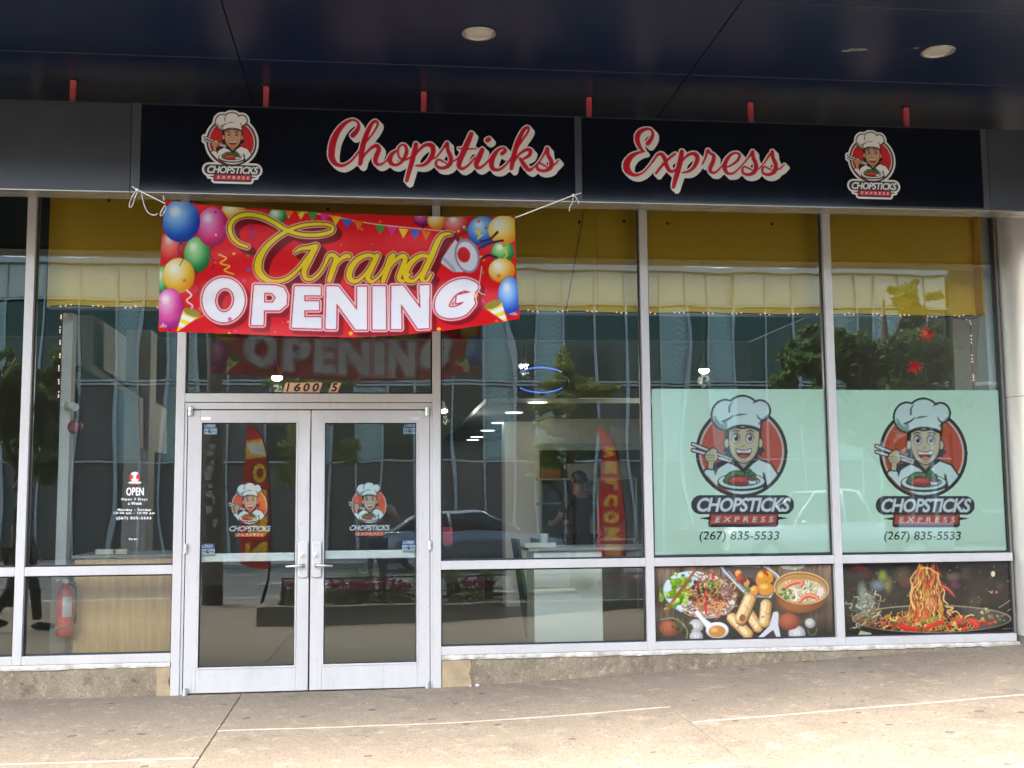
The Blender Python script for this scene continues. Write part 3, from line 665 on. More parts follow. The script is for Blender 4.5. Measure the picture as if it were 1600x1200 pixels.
    c.put(c.poly([(945, 160), (970, 146), (1010, 190), (1000, 210)]), rgb(190, 70, 34)); blobs(c, rg, 8, 842, 312, 16, 12, (9, 15), [rgb(110, 140, 70), rgb(140, 160, 90)])
    # bowls
    c.put(c.ell(1190, 116, 116, 50), rgb(120, 110, 92)); c.put(c.ell(1190, 112, 98, 40), rgb(190, 186, 170)); blobs(c, rg, 40, 1190, 124, 60, 14, (8, 16), [rgb(226, 224, 210), rgb(200, 200, 180)], c.ell(1190, 112, 98, 42))
    c.blob(1260, 420, 240, 120, rgb(20, 16, 14), .8); c.put(c.ell(1262, 330, 206, 156), rgb(120, 70, 34)); c.blob(1200, 420, 160, 90, rgb(166, 96, 48), .8)
    c.put(c.ell(1262, 294, 216, 128, 4), rgb(214, 176, 112)); c.put(c.ell(1262, 296, 206, 119, 4), rgb(140, 96, 46)); c.put(c.ell(1262, 300, 200, 112, 4), lambda x, y: np.stack([.78-.14*((y-190)/220), .56-.06*((y-190)/220), .30+.1*((y-190)/220)], -1))
    bw = c.ell(1262, 318, 190, 94, 4)
    for k in range(9): c.put(c.stroke([(1080+k*4, 250-k*3), (1262, 196+k*4), (1440-k*4, 262-k*3)], 3) & c.ell(1262, 300, 200, 112, 4), rgb(176, 130, 70))
    c.put(bw, rgb(196, 174, 124)); strands(c, rg, 60, 1270, 330, 80, 36, [rgb(232, 220, 186), rgb(220, 200, 160), rgb(240, 232, 206)], (6, 10), 90, bw)
    for p in ([(1130, 292, 26), (1180, 262, 34), (1230, 246, 36), (1268, 250, 30), (1262, 278, 20)], [(1250, 402, 26), (1280, 366, 34), (1330, 352, 36), (1380, 372, 34), (1396, 398, 22)]):
        c.put(c.stroke(p) & c.ell(1262, 300, 200, 112, 4), rgb(206, 84, 44)); c.put(c.stroke([(q[0]-4, q[1]-6, q[2]*.35) for q in p]), rgb(246, 168, 120))
    blobs(c, rg, 26, 1140, 346, 34, 26, (8, 16), [rgb(104, 150, 50), rgb(70, 120, 36), rgb(150, 186, 90)], bw); blobs(c, rg, 16, 1370, 276, 34, 22, (7, 13), [rgb(130, 170, 70), rgb(186, 206, 130)], bw)
    c.put(c.ell(1410, 318, 26, 30), rgb(236, 206, 206))
    # spring rolls
    for a, b, w in (((850, 490), (920, 600), 84), ((984, 425), (972, 560), 88), ((720, 530), (840, 650), 86), ((856, 380), (790, 530), 98)):
        c.put(c.stroke([(a[0]+8, a[1]+12, w), (b[0]+8, b[1]+12, w)], smooth=False), rgb(40, 30, 20), .7); c.put(c.stroke([(*a, w), (*b, w)], smooth=False), rgb(176, 128, 70)); c.put(c.stroke([(a[0]-6, a[1]-4, w*.8), (b[0]-6, b[1]-4, w*.8)], smooth=False), rgb(214, 176, 112)); c.put(c.stroke([(a[0]-14, a[1]-8, w*.42), (b[0]-14, b[1]-8, w*.42)], smooth=False), rgb(238, 214, 160))
        blobs(c, rg, 10, (a[0]+b[0])/2, (a[1]+b[1])/2, 22, 36, (4, 9), [rgb(230, 196, 130), rgb(196, 146, 84)], c.stroke([(*a, w), (*b, w)], smooth=False))
    c.put(c.ell(800, 528, 24, 30, 20), rgb(140, 94, 50))
    # spoons, garlic, tomatoes
    c.put(c.stroke([(448, 490, 40), (490, 540, 36), (540, 590, 60)]), rgb(190, 194, 194)); c.put(c.ell(604, 624, 90, 64), rgb(178, 184, 184)); c.put(c.stroke([(446, 486, 30), (486, 536, 26), (530, 580, 40)]), rgb(236, 238, 238)); c.put(c.ell(602, 618, 84, 58), rgb(232, 236, 236)); c.put(c.ell(602, 632, 68, 46), rgb(196, 132, 60)); c.blob(580, 620, 40, 26, rgb(240, 196, 120), .8)
    c.put(c.poly([(1040, 486), (1066, 476), (1084, 490), (1080, 580), (1100, 684), (1070, 684), (1040, 620), (960, 684), (918, 684), (1010, 590)]), rgb(206, 210, 212)); c.put(c.poly([(1050, 640), (1066, 686), (962, 686)]), rgb(60, 54, 50))
    for x, y, q in ((440, 590, 56), (440, 676, 52), (1226, 650, 66), (1330, 570, 40)):
        c.put(c.ell(x, y, q, q*.95), rgb(150, 150, 146)); c.blob(x-8, y-10, q, q*.9, rgb(226, 226, 220), .9)
        for t in (-.5, 0, .5): c.put(c.stroke([(x+t*10, y-q*.8, 2), (x+t*q, y, 5), (x+t*q*.8, y+q*.8, 2)]) & c.ell(x, y, q, q*.95), rgb(170, 168, 160))
    for x, y, rx, ry in ((230, 610, 74, 60), (1166, 556, 84, 66)):
        c.put(c.ell(x, y, rx, ry), rgb(124, 62, 42)); c.blob(x-14, y-12, rx, ry, rgb(190, 106, 70), .9)
        for t in range(6): c.put(c.stroke([(x-rx*.8+t*rx*.3, y-ry*.5, 3), (x-rx*.6+t*rx*.3, y+5, 6), (x-rx*.7+t*rx*.28, y+ry*.6, 3)]) & c.ell(x, y, rx, ry), rgb(110, 50, 36), .7)
    blobs(c, rg, 30, 340, 590, 40, 40, (7, 15), [rgb(60, 84, 44), rgb(44, 62, 36), rgb(90, 116, 60)]); c.put(c.stroke([(160, 540), (260, 530), (340, 580), (370, 640), (362, 690)], 7), rgb(140, 150, 96)); c.put(c.stroke([(1310, 620), (1330, 660), (1370, 650), (1380, 610)], 6), rgb(110, 124, 80))
    c.put(c.all(), lambda x, y: np.stack([.42+0*x, .42+0*x, .40+0*x], -1), lambda x, y: np.clip((y-420)/280, 0, 1)*.0)
    return c
def draw_wok(res):
    c = Canvas(92, 96, 1548, 722, res, 2); rg = np.random.default_rng(21)
    n = noise2(c.W, c.H, 9, 5, 3)[..., None]; n2 = noise2(c.W, c.H, 16, 8, 8)[..., None]
    c.a[..., :3] = np.clip(rgb(26, 26, 24)*(.5+n)+rgb(58, 46, 34)*np.clip(n2-.45, 0, 1)*np.clip(1.2-abs(c.X[None, :, None]-640)/700, 0, 1), 0, 1); c.a[..., 3] = 1
    for x, y, rx, ry, col, a in ((230, 150, 90, 30, rgb(110, 20, 24), .9), (420, 210, 50, 60, rgb(150, 180, 50), .8), (380, 290, 90, 60, rgb(130, 150, 150), .8), (470, 290, 40, 90, rgb(140, 140, 60), .7), (590, 190, 90, 80, rgb(110, 90, 50), .6), (610, 270, 60, 50, rgb(110, 50, 50), .7), (1010, 220, 80, 50, rgb(120, 90, 80), .8), (1030, 290, 60, 40, rgb(110, 40, 80), .8), (1110, 190, 60, 80, rgb(90, 70, 40), .6), (1400, 300, 40, 50, rgb(70, 78, 74), .6), (1320, 240, 30, 24, rgb(30, 60, 60), .8), (300, 200, 80, 70, rgb(90, 40, 40), .5), (1180, 430, 90, 60, rgb(84, 68, 48), .5), (980, 160, 60, 40, rgb(8, 8, 8), .9)):
        c.blob(x, y, rx, ry, col, a)
    # wok
    c.blob(830, 660, 720, 80, rgb(8, 8, 8), .9); c.put(c.ell(832, 568, 664, 118, 0) , rgb(40, 40, 38)); c.put(c.ell(832, 570, 664, 116), rgb(150, 140, 108)); c.put(c.ell(832, 572, 652, 108), lambda x, y: np.stack([.23+.1*np.sin(x/90)+.1*(x > 1080), .22+.08*np.sin(x/90)+.1*(x > 1080), .20+.05*np.sin(x/90)+.08*(x > 1080)], -1)*.8)
    wk = c.ell(832, 572, 650, 106)
    c.put(c.poly([(150, 600), (832, 690), (1500, 590), (1500, 722), (150, 722)]) & ~c.ell(832, 568, 664, 118), rgb(20, 20, 19), .85)
    c.put(c.stroke([(1390, 478, 8), (1530, 386, 7)], smooth=False) | c.stroke([(1460, 508, 7), (1530, 458, 6)], smooth=False), rgb(140, 136, 120)); c.put(c.poly([(216, 712), (236, 668), (330, 690), (320, 712)]), rgb(170, 176, 130))
    # smoke of bean sprouts at left
    for x, y, rx, ry, a in ((250, 330, 50, 90, .6), (290, 420, 90, 110, .7), (240, 470, 80, 60, .5), (330, 520, 90, 70, .6), (270, 560, 110, 40, .4)): c.blob(x, y, rx, ry, rgb(176, 196, 170), a)
    strands(c, rg, 60, 290, 480, 70, 70, [rgb(186, 200, 170), rgb(150, 150, 110), rgb(130, 100, 60)], (4, 9), 50)
    strands(c, rg, 60, 280, 585, 80, 30, [rgb(150, 110, 70), rgb(180, 130, 80), rgb(110, 80, 54)], (4, 8), 40, wk)
    # food in the wok
    yl = [rgb(226, 170, 60), rgb(240, 200, 100), rgb(206, 130, 44), rgb(214, 96, 40)]; rd = [rgb(196, 52, 34), rgb(170, 40, 30), rgb(214, 80, 50)]
    strands(c, rg, 200, 760, 600, 190, 36, yl+[rgb(186, 120, 70)], (5, 10), 60, wk | c.rect(400, 480, 1200, 640))
    blobs(c, rg, 70, 800, 620, 200, 26, (8, 22), rd+[rgb(210, 160, 90), rgb(120, 90, 60), rgb(90, 110, 50)], wk)
    for p, col in (([(580, 636, 46), (650, 650, 44), (730, 662, 24)], rgb(196, 40, 30)), ([(780, 650, 30), (850, 620, 36), (920, 596, 30)], rgb(200, 52, 38)), ([(740, 590, 24), (820, 584, 30), (900, 560, 30)], rgb(120, 134, 56)), ([(1140, 580, 30), (1190, 600, 60), (1210, 630, 40)], rgb(206, 62, 48)), ([(1260, 600, 30), (1280, 610, 24)], rgb(180, 40, 36)), ([(1050, 590, 40), (1080, 580, 50)], rgb(190, 70, 60)), ([(1340, 610, 14), (1356, 580, 10)], rgb(196, 50, 40))):
        c.put(c.stroke(p) & wk, col); c.put(c.stroke([(q[0]-4, q[1]-8, q[2]*.3) for q in p]) & wk, np.minimum(col*1.4, 1), .6)
    blobs(c, rg, 10, 1280, 510, 40, 20, (8, 18), [rgb(196, 180, 140), rgb(150, 120, 80)]); blobs(c, rg, 14, 1400, 560, 40, 26, (8, 16), [rgb(150, 140, 110), rgb(100, 90, 70)], wk)
    # the lifted tower of noodles
    c.blob(790, 330, 140, 230, rgb(120, 50, 20), .95)
    for k in range(190):
        t = rg.random(); y = 150+t*420; half = 70+52*math.sin(t*3.0)+34*t; x = 790+rg.uniform(-1, 1)*half+10*math.sin(t*7)
        L = rg.uniform(60, 150); s_ = rg.uniform(-22, 22)
        p = [(x, y-L/2), (x+s_*.8, y-L/6), (x+rg.uniform(-14, 14), y+L/6), (x-s_*.6, y+L/2)]
        cc = yl[rg.integers(4)] if rg.random() < .72 else rd[rg.integers(3)]; cc = cc*rg.uniform(.7, 1.15)
        m = c.stroke(p, rg.uniform(6, 10), per=5); c.put(c.shift(m, 3, 2), rgb(70, 26, 12), .5); c.put(m, np.minimum(cc, 1)); c.put(c.stroke([(q[0]-1.5, q[1]) for q in p], 2.4, per=5), np.minimum(cc*1.3+.08, 1), .7)
    for p in ([(700, 170), (656, 240), (668, 300), (650, 380), (690, 480)], [(880, 200), (900, 280), (936, 340), (930, 410), (966, 450)], [(690, 300), (664, 360), (660, 430), (690, 500)], [(740, 150), (800, 146), (860, 180), (890, 200)], [(950, 470), (1010, 480), (960, 510), (990, 540)], [(1000, 520), (1040, 510), (1080, 560)]): c.put(c.stroke(p, 9), rgb(236, 196, 110))
    c.put(c.stroke([(920, 300, 26), (960, 320, 24), (1000, 360, 18), (1028, 388, 8)]), rgb(196, 44, 36)); c.put(c.stroke([(924, 296, 6), (966, 316, 5), (1004, 356, 4)]), rgb(240, 130, 110))
    c.blob(830, 440, 60, 60, rgb(240, 196, 120), .5)
    for k in range(120):
        x, y = rg.uniform(110, 1530), rg.uniform(110, 480); q = rg.choice([2, 2.5, 3, 4.5]); c.put(c.ell(x, y, q, q*1.2), rgb(206, 190, 160)*rg.uniform(.5, 1.1), .9)
    c.put(c.ell(1342, 196, 17, 24), rgb(226, 220, 170)); c.put(c.ell(1330, 350, 10, 12), rgb(196, 120, 90)); c.put(c.ell(1370, 348, 11, 13), rgb(186, 90, 70))
    c.put(c.text('stir fry', 1424, 644, 1526, 660) & c.none(), rgb(90, 90, 90)); c.put(c.stroke([(1426, 654, 7), (1524, 650, 7)], smooth=False), rgb(92, 96, 92))
    c.put(c.ell(832, 572, 652, 108) & c.none(), rgb(0, 0, 0))
    return c
# ------------------------------------------------------------------ more materials
def concrete_mat(name, c1, c2, c3, gum=True, scale=1.0):
    m, nt, n, l, b = node_mat(name)
    tc = n.new('ShaderNodeTexCoord')
    def noise(sc, det=6, rough=.65, st=None):
        mp = n.new('ShaderNodeMapping'); l.new(tc.outputs['Object'], mp.inputs['Vector'])
        if st: mp.inputs['Scale'].default_value = st
        z = n.new('ShaderNodeTexNoise'); z.inputs['Scale'].default_value = sc; z.inputs['Detail'].default_value = det; z.inputs['Roughness'].default_value = rough
        l.new(mp.outputs['Vector'], z.inputs['Vector']); return z.outputs['Fac']
    def mixc(f, a, c):
        x = n.new('ShaderNodeMix'); x.data_type = 'RGBA'; l.new(f, x.inputs['Factor'])
        for k, v in ((6, a), (7, c)):
            if isinstance(v, tuple): x.inputs[k].default_value = (*v, 1)
            else: l.new(v, x.inputs[k])
        return x.outputs[2]
    def ramp(f, a, c):
        r = n.new('ShaderNodeMapRange'); r.inputs['From Min'].default_value = a; r.inputs['From Max'].default_value = c; l.new(f, r.inputs['Value']); return r.outputs['Result']
    col = mixc(ramp(noise(.9*scale, 8), .35, .68), c1, c2)
    col = mixc(ramp(noise(6*scale, 8, .7), .5, .72), col, c3)
    col = mixc(ramp(noise(7*scale, 9, .82, (1, .8, 1)), .53, .62), col, tuple(min(1, v*1.35) for v in c2))      # worn pale flakes
    col = mixc(ramp(noise(55*scale, 3, .6), .54, .70), col, tuple(v*.42 for v in c1))
    col = mixc(ramp(noise(1.7*scale, 7, .72), .55, .72), col, tuple(v*.62 for v in c1))
    if gum:
        mp = n.new('ShaderNodeMapping'); l.new(tc.outputs['Object'], mp.inputs['Vector']); mp.inputs['Scale'].default_value = (1, 1.0, .02)
        wv = n.new('ShaderNodeTexVoronoi'); wv.inputs['Scale'].default_value = 5.0; l.new(mp.outputs['Vector'], wv.inputs['Vector'])
        sep = n.new('ShaderNodeSeparateColor'); l.new(wv.outputs['Color'], sep.inputs['Color'])
        thr = n.new('ShaderNodeMath'); thr.operation = 'MULTIPLY'; thr.inputs[1].default_value = .17; l.new(sep.outputs[0], thr.inputs[0])
        sub = n.new('ShaderNodeMath'); sub.operation = 'SUBTRACT'; sub.inputs[1].default_value = .015; l.new(thr.outputs[0], sub.inputs[0])
        lt = n.new('ShaderNodeMath'); lt.operation = 'LESS_THAN'; l.new(wv.outputs['Distance'], lt.inputs[0]); l.new(sub.outputs[0], lt.inputs[1])
        sc = n.new('ShaderNodeMath'); sc.operation = 'MULTIPLY'; sc.inputs[1].default_value = .85; l.new(lt.outputs[0], sc.inputs[0])
        col = mixc(sc.outputs[0], col, (.05, .045, .045))
    col = mixc(ramp(noise(160*scale, 2, .5), .52, .7), col, tuple(min(1, v*1.3) for v in c2))
    l.new(col, b.inputs['Base Color']); b.inputs['Roughness'].default_value = .9; b.inputs['Specular IOR Level'].default_value = .25
    bp = n.new('ShaderNodeBump'); bp.inputs['Strength'].default_value = .5; bp.inputs['Distance'].default_value = .004; l.new(noise(38*scale, 6, .7), bp.inputs['Height']); l.new(bp.outputs['Normal'], b.inputs['Normal'])
    return m
M['walk'] = concrete_mat('worn_pavement_concrete', (.165, .135, .098), (.215, .180, .132), (.190, .157, .114))
M['joint'] = mat('dark_joint', (.17, .125, .085), .95, var=.4, vscale=20)
M['sealant'] = mat('pale_joint_mortar', (.36, .31, .24), .9, var=.3, vscale=18, bump=.5, bscale=60)
M['plinth'] = concrete_mat('stained_plinth_concrete', (.105, .083, .054), (.24, .20, .138), (.155, .126, .086), gum=False, scale=2.2)
M['caulk'] = mat('peeling_white_paint', (.54, .525, .47), .75, col2=(.27, .24, .19), vscale=14, bump=.8, bscale=50)
M['patch'] = mat('yellow_mortar_patch', (.33, .255, .145), .9, col2=(.21, .16, .095), vscale=9, bump=.6, bscale=25)
M['yellow'] = mat('mustard_wall_paint', (.95, .58, .022), .6, var=.05, vscale=1.2)
M['white_wall'] = mat('pale_plaster', (.62, .62, .56), .7, var=.08, vscale=1.5)
M['steel_col'] = mat('brushed_column_steel', (.66, .65, .62), .34, .65, var=.18, vscale=1.6, stretch=(6, 6, .35), rvar=.12, bump=.12, bscale=3, bdist=.006)

# ------------------------------------------------------------------ pavement of concrete slabs
walk = thing('sidewalk', None, None); walk['kind'] = 'structure'
XS = [-11.2, -8.3, -5.4, -2.48, .45, 3.33, 6.32, 9.2, 12.1, 15.0]
FR = {-2.48: -2.02, .45: -1.30, 3.33: -1.80}
for i in range(len(XS)-1):
    y0 = .02; front = FR.get(XS[i], -1.6)
    rows = [front-1.55*k for k in range(5)]+[-9.55]
    for y1 in rows:
        nx, g = 6, .004; x0, x1 = XS[i]+g*.6, XS[i+1]-g*.6; ya, yb = y1+.003, y0-.003
        mb = MB(); vs = []
        for zt in (0, -.06):
            for k in range(nx+1):
                x = x0+(x1-x0)*k/nx
                for y in (ya, yb): vs.append((x, y, ground(x, y)+zt))
        n2 = 2*(nx+1); fs = []
        for k in range(nx):
            a = 2*k; fs += [(a, a+2, a+3, a+1), (n2+a, n2+a+1, n2+a+3, n2+a+2), (a, n2+a, n2+a+2, a+2), (a+1, a+3, n2+a+3, n2+a+1)]
        fs += [(0, 1, n2+1, n2), (2*nx, n2+2*nx, n2+2*nx+1, 2*nx+1)]
        mb.add(vs, fs); mb.build('slab', M['walk'], walk, bevel=.004, seg=1)
        # mortar standing a little proud along the joint in front of each slab
        if y1 > -5 and -6 < XS[i] < 9:
            mb = MB(); q = []
            kk = 24
            for k in range(kk+1):
                x = x0+(x1-x0)*k/kk; w = .016+.012*random.random(); yc = y1+.006*math.sin(k*.9)
                z = ground(x, y1)
                q += [(x, yc-w, z-.004), (x, yc, z+.004), (x, yc+w, z-.004)]
            mb.add(q, [(3*k+j, 3*k+3+j, 3*k+4+j, 3*k+1+j) for k in range(kk) for j in (0, 1)])
            mb.build('joint_mortar', M['sealant'], walk)
        y0 = y1
mb = MB(); vs = []
for k in range(53):
    x = -11.2+26.2*k/52
    for y in (-9.55, .1): vs.append((x, y, ground(x, y)-.012))
mb.add(vs, [(2*k, 2*k+2, 2*k+3, 2*k+1) for k in range(52)]); mb.build('joint_bed', M['joint'], walk)

# ------------------------------------------------------------------ plinth under the windows
def plinth(label, x0, x1, patch):
    t = thing('plinth_wall', label, 'low wall', ((x0+x1)/2, .02, 0)); o = t.location.copy()
    def rel(mb, name, m, **k): 
        mb.v = [(v[0]-o.x, v[1]-o.y, v[2]-o.z) for v in mb.v]; return mb.build(name, m, t, **k)
    rel(MB().box(x0, x1, .006, .16, -.15, .222), 'wall_body', M['plinth'], bevel=.006, seg=1)
    mb = MB(); n = int((x1-x0)/.05); q = []
    for k in range(n+1):
        x = x0+(x1-x0)*k/n; zb = .216+random.uniform(-.005, .004); zt = .2485; yy = -.004+random.uniform(-.004, .003)
        q += [(x, yy, zb), (x, yy-.002, (zb+zt)/2), (x, yy+.004, zt), (x, .15, zt)]
    mb.add(q, [(4*k+j, 4*k+4+j, 4*k+5+j, 4*k+1+j) for k in range(n) for j in range(3)]); rel(mb, 'paint_strip', M['caulk'])
    for a, b in patch:
        mb = MB(); pts = []
        for k in range(14):
            f = k/13; x = a+(b-a)*f
            pts.append((x+random.uniform(-.008, .008), .215))
        pts = [(a, .212), (b, .212), (b+.008, .16), (b-.012, .11), (b+.010, .06), (b, -.02), (a, -.02)]
        mb.prism(pts, (-.0005, .02)); rel(mb, 'mortar_patch', M['patch'])
    mb = MB()
    for x in (np.arange(x0+.25, x1, .78)):
        mb.lathe((float(x), .004, .125), [(.012, 0), (.012, -.006), (.006, -.006), (.006, .002)], 10, 'y')
    if x1-x0 > 1: rel(mb, 'bolt_hole', M['plinth'])
    return t
plinth('stained concrete plinth under the window left of the doors', -2.92, -.066, [(-.16, -.07)])
plinth('long stained concrete plinth that tapers into the rising pavement right of the doors', 1.914, 6.54, [(1.918, 2.13)])

# ------------------------------------------------------------------ shopfront frame and glass
ZH = 4.26
front = thing('shopfront', 'tall shopfront framing of white aluminium bars with tinted glass panes', 'shopfront', (1.9, 0, 0))
def fpart(mb, name, m, parent=front, **k):
    mb.v = [(v[0]-1.9, v[1], v[2]) for v in mb.v]; return mb.build(name, m, parent, **k)
MUL = [(-2.92, -2.856, .25), (-1.175, -1.111, .25), (-.064, 0, .0), (1.85, 1.912, .005), (3.495, 3.558, .25), (5.011, 5.076, .25)]
for a, b, z in MUL: fpart(MB().box(a, b, 0, .115, z, ZH), 'mullion', M['alu'], bevel=.003)
for (a, b) in ((-2.856, -1.175), (-1.111, -.064), (1.912, 3.495), (3.558, 5.011), (5.076, 6.50)):
    fpart(MB().box(a+.0005, b-.0005, .002, .112, .884, .949), 'rail', M['alu'], bevel=.003)
    fpart(MB().box(a+.0005, b-.0005, .002, .112, .25, .311), 'rail', M['alu'], bevel=.003)
fpart(MB().box(.0005, 1.8495, .002, .112, 2.155, 2.221), 'rail', M['alu'], bevel=.003)
fpart(MB().box(.0005, 1.8495, .008, .112, 2.102, 2.150), 'door_header', M['alu_door'], bevel=.002)
fpart(MB().box(.0005, 1.8495, .006, .10, 2.1505, 2.1548).box(.021, 1.831, .03, .10, 2.0945, 2.1015).box(.9, .925, .05, .09, .02, 2.094).box(.0203, .030, .03, .10, .01, 2.1).box(1.822, 1.8317, .03, .10, .01, 2.1), 'weather_seal', M['gasket'])  # black strips stand in for the shade in the door gaps
for a, b in ((.0005, .020), (1.832, 1.8495)): fpart(MB().box(a, b, .008, .112, .008, 2.1015), 'door_jamb', M['alu_door'], bevel=.002)
fpart(MB().box(.0, 1.85, -.03, .12, -.02, .006), 'threshold', M['walk'], bevel=.003)
fpart(MB().box(6.501, 6.518, .03, .115, .25, ZH), 'end_jamb', mat('olive_grey_jamb', (.12, .12, .095), .5), bevel=.003)  # dark olive also holds the shade this jamb stands in
panes = [(-2.856, -1.175, .311, .884), (-2.856, -1.175, .949, ZH), (-1.111, -.064, .311, .884), (-1.111, -.064, .949, ZH), (0, 1.85, 2.221, ZH),
         (1.912, 3.495, .311, .884), (1.912, 3.495, .949, ZH), (3.558, 5.011, .311, .884), (3.558, 5.011, .949, ZH), (5.076, 6.50, .311, .884), (5.076, 6.50, .949, ZH)]
def gasket(x0, x1, z0, z1, ya, yb, w):
    return MB().box(x0, x0+w, ya, yb, z0, z1).box(x1-w, x1, ya, yb, z0, z1).box(x0+w, x1-w, ya, yb, z0, z0+w).box(x0+w, x1-w, ya, yb, z1-w, z1)
for x0, x1, z0, z1 in panes:
    g = fpart(MB().box(x0+.004, x1-.004, .052, .060, z0+.004, z1-.004), 'glass_pane', M['glass'])
    fpart(gasket(x0, x1, z0, z1, .040, .051, .012), 'gasket', M['gasket'], g)

M['white_vinyl'] = mat('white_vinyl', (.86, .88, .86), .5)
# ------------------------------------------------------------------ pair of doors
def door(label, px_out, px_in, gl, side):
    """px pairs are photograph columns at rows 670 and 1060; side -1 hinges on the left"""
    xo = (at(px_out[0], 670).x+at(px_out[1], 1060).x)/2; xi = (at(px_in[0], 670).x+at(px_in[1], 1060).x)/2
    gx0 = at(gl[0], 850).x; gx1 = at(gl[1], 850).x; gz1 = at(gl[0], gl[2]).z; gz0 = at(gl[0], gl[3]).z
    x0, x1 = min(xo, xi), max(xo, xi); z0, z1 = .018, 2.094
    t = thing('glass_door', label, 'door', (xo, .03, 0))
    def P(mb, name, m, parent=t, **k):
        mb.v = [(v[0]-xo, v[1]-.03, v[2]) for v in mb.v]; return mb.build(name, m, parent, **k)
    P(MB().box(x0, gx0-.012, .012, .058, z0, z1), 'stile', M['alu_door'], bevel=.003); P(MB().box(gx1+.012, x1, .012, .058, z0, z1), 'stile', M['alu_door'], bevel=.003)
    P(MB().box(gx0-.0115, gx1+.0115, .013, .057, gz1+.012, z1), 'top_rail', M['alu_door'], bevel=.002); P(MB().box(gx0-.0115, gx1+.0115, .013, .057, z0, gz0-.012), 'bottom_rail', M['alu_door'], bevel=.002)
    P(gasket(gx0-.012, gx1+.012, gz0-.012, gz1+.012, .008, .03, .0118), 'glazing_bead', M['alu_door'], bevel=.002)
    g = P(MB().box(gx0, gx1, .034, .040, gz0, gz1), 'glass_pane', M['glass'])
    P(gasket(gx0, gx1, gz0, gz1, .026, .033, .007), 'gasket', M['gasket'], g)
    sx_ = at(314 if side < 0 else 641, 654).x; P(MB().box(sx_, sx_+.068, .0105, .0118, at(400, 656).z, at(400, 651.5).z), 'label_strip', M['white_vinyl'] if side < 0 else M['chrome'])
    # push bar on the inside
    zb = at(400, 871.5).z if side < 0 else at(580, 867).z
    P(MB().box(gx0-.02, gx1+.02, .075, .12, zb-.031, zb+.031), 'panic_bar', mat('panic_bar_metal', (.78, .83, .78), .4, .2), bevel=.006)
    # lock plate with lever
    lx = at(473.5 if side < 0 else 494.5, 873).x; lz0 = at(473, 903).z; lz1 = at(473, 846).z
    pts = [(lx-.0345, lz0+.012), (lx-.02, lz0+.002), (lx, lz0), (lx+.02, lz0+.002), (lx+.0345, lz0+.012), (lx+.0345, lz1-.012), (lx+.02, lz1-.003), (lx, lz1), (lx-.02, lz1-.003), (lx-.0345, lz1-.012)]
    pl = P(MB().prism(pts, (-.006, .0115)), 'lock_plate', M['chrome'], bevel=.003)
    P(MB().lathe((lx, -.006, at(473, 868).z), [(.021, 0), (.021, -.005), (.017, -.007), (.015, -.004), (.0, -.004)], 20, 'y'), 'lock_cylinder', M['chrome'], pl, smooth=False)
    P(MB().box(lx-.0025, lx+.0025, -.0112, -.0098, at(473, 868).z-.008, at(473, 868).z+.004), 'keyhole', M['dark'], pl)
    hz = at(473, 883.5).z; s = side
    lv = MB().lathe((lx, -.006, hz), [(.017, 0), (.016, -.012), (.010, -.016), (.010, -.045)], 16, 'y')
    lv.tube([(lx, -.045, hz), (lx+s*.012, -.055, hz), (lx+s*.04, -.058, hz), (lx+s*.122, -.056, hz-.004)], [.0105, .011, .0095, .0085], 12)
    P(lv, 'lever_handle', M['chrome'], pl, smooth=True)
    for py in (642, 857, 1081):
        hx = xo+.018*s*-1; c = at(300, py).z
        h = MB()
        if py < 700: h.lathe((hx, -.002, c-.036), [(.017, 0), (.019, .03), (.019, .031), (.016, .0345)], 14).lathe((hx, -.002, c), [(.018, 0), (.018, .028), (.014, .031)], 14)
        elif py < 1000: h.lathe((xo, -.002, c-.036), [(.013, 0), (.013, .035)], 12).lathe((xo, -.002, c+.001), [(.013, 0), (.013, .034)], 12)
        else: h.lathe((hx, -.002, .004), [(.016, 0), (.019, .003), (.018, .05), (.013, .056)], 14)
        P(h, 'hinge', M['chrome'], smooth=False, bevel=.001, seg=1)
    return t
door_l = door('left aluminium glass door beside the wooden counter window', (293.5, 285.5), (484.2, 480.8), (312.0, 461.2, 660.4, 1044), -1)
door_r = door('right aluminium glass door with its lever pointing right', (672.0, 671.2), (487.8, 482.4), (506.4, 650.8, 660.6, 1038.5), 1)

# ------------------------------------------------------------------ wall over the shopfront, neighbours, the building above
uw = thing('shop_building', 'dark upper wall and flanks of the building around the shopfront', 'building', (2, 0, 0))
def upart(mb, name, m, **k):
    mb.v = [(v[0]-2, v[1], v[2]) for v in mb.v]; return mb.build(name, m, uw, **k)
M['olive'] = mat('dark_olive_render', (.07, .06, .035), .55, var=.3, vscale=1.5)
M['flank'] = mat('grey_stone_cladding', (.25, .24, .22), .6, var=.2, vscale=2)
upart(MB().box(-2.92, 6.56, .03, .11, ZH+.002, 4.32), 'upper_wall', M['olive'])
for x0, x1 in ((-12, -9), (-8.99, -6), (-5.99, -2.93), (8.0, 11), (11.01, 14)): upart(MB().box(x0, x1, .0, .2, -.4, 4.29), 'cladding_panel', M['flank'], bevel=.01)
upart(MB().box(6.53, 7.99, .05, .15, -.1, 4.29), 'cladding_panel', M['flank'])
upart(MB().box(-12, 14, .25, 12, 4.33, 9.5), 'upper_storey', M['flank'])
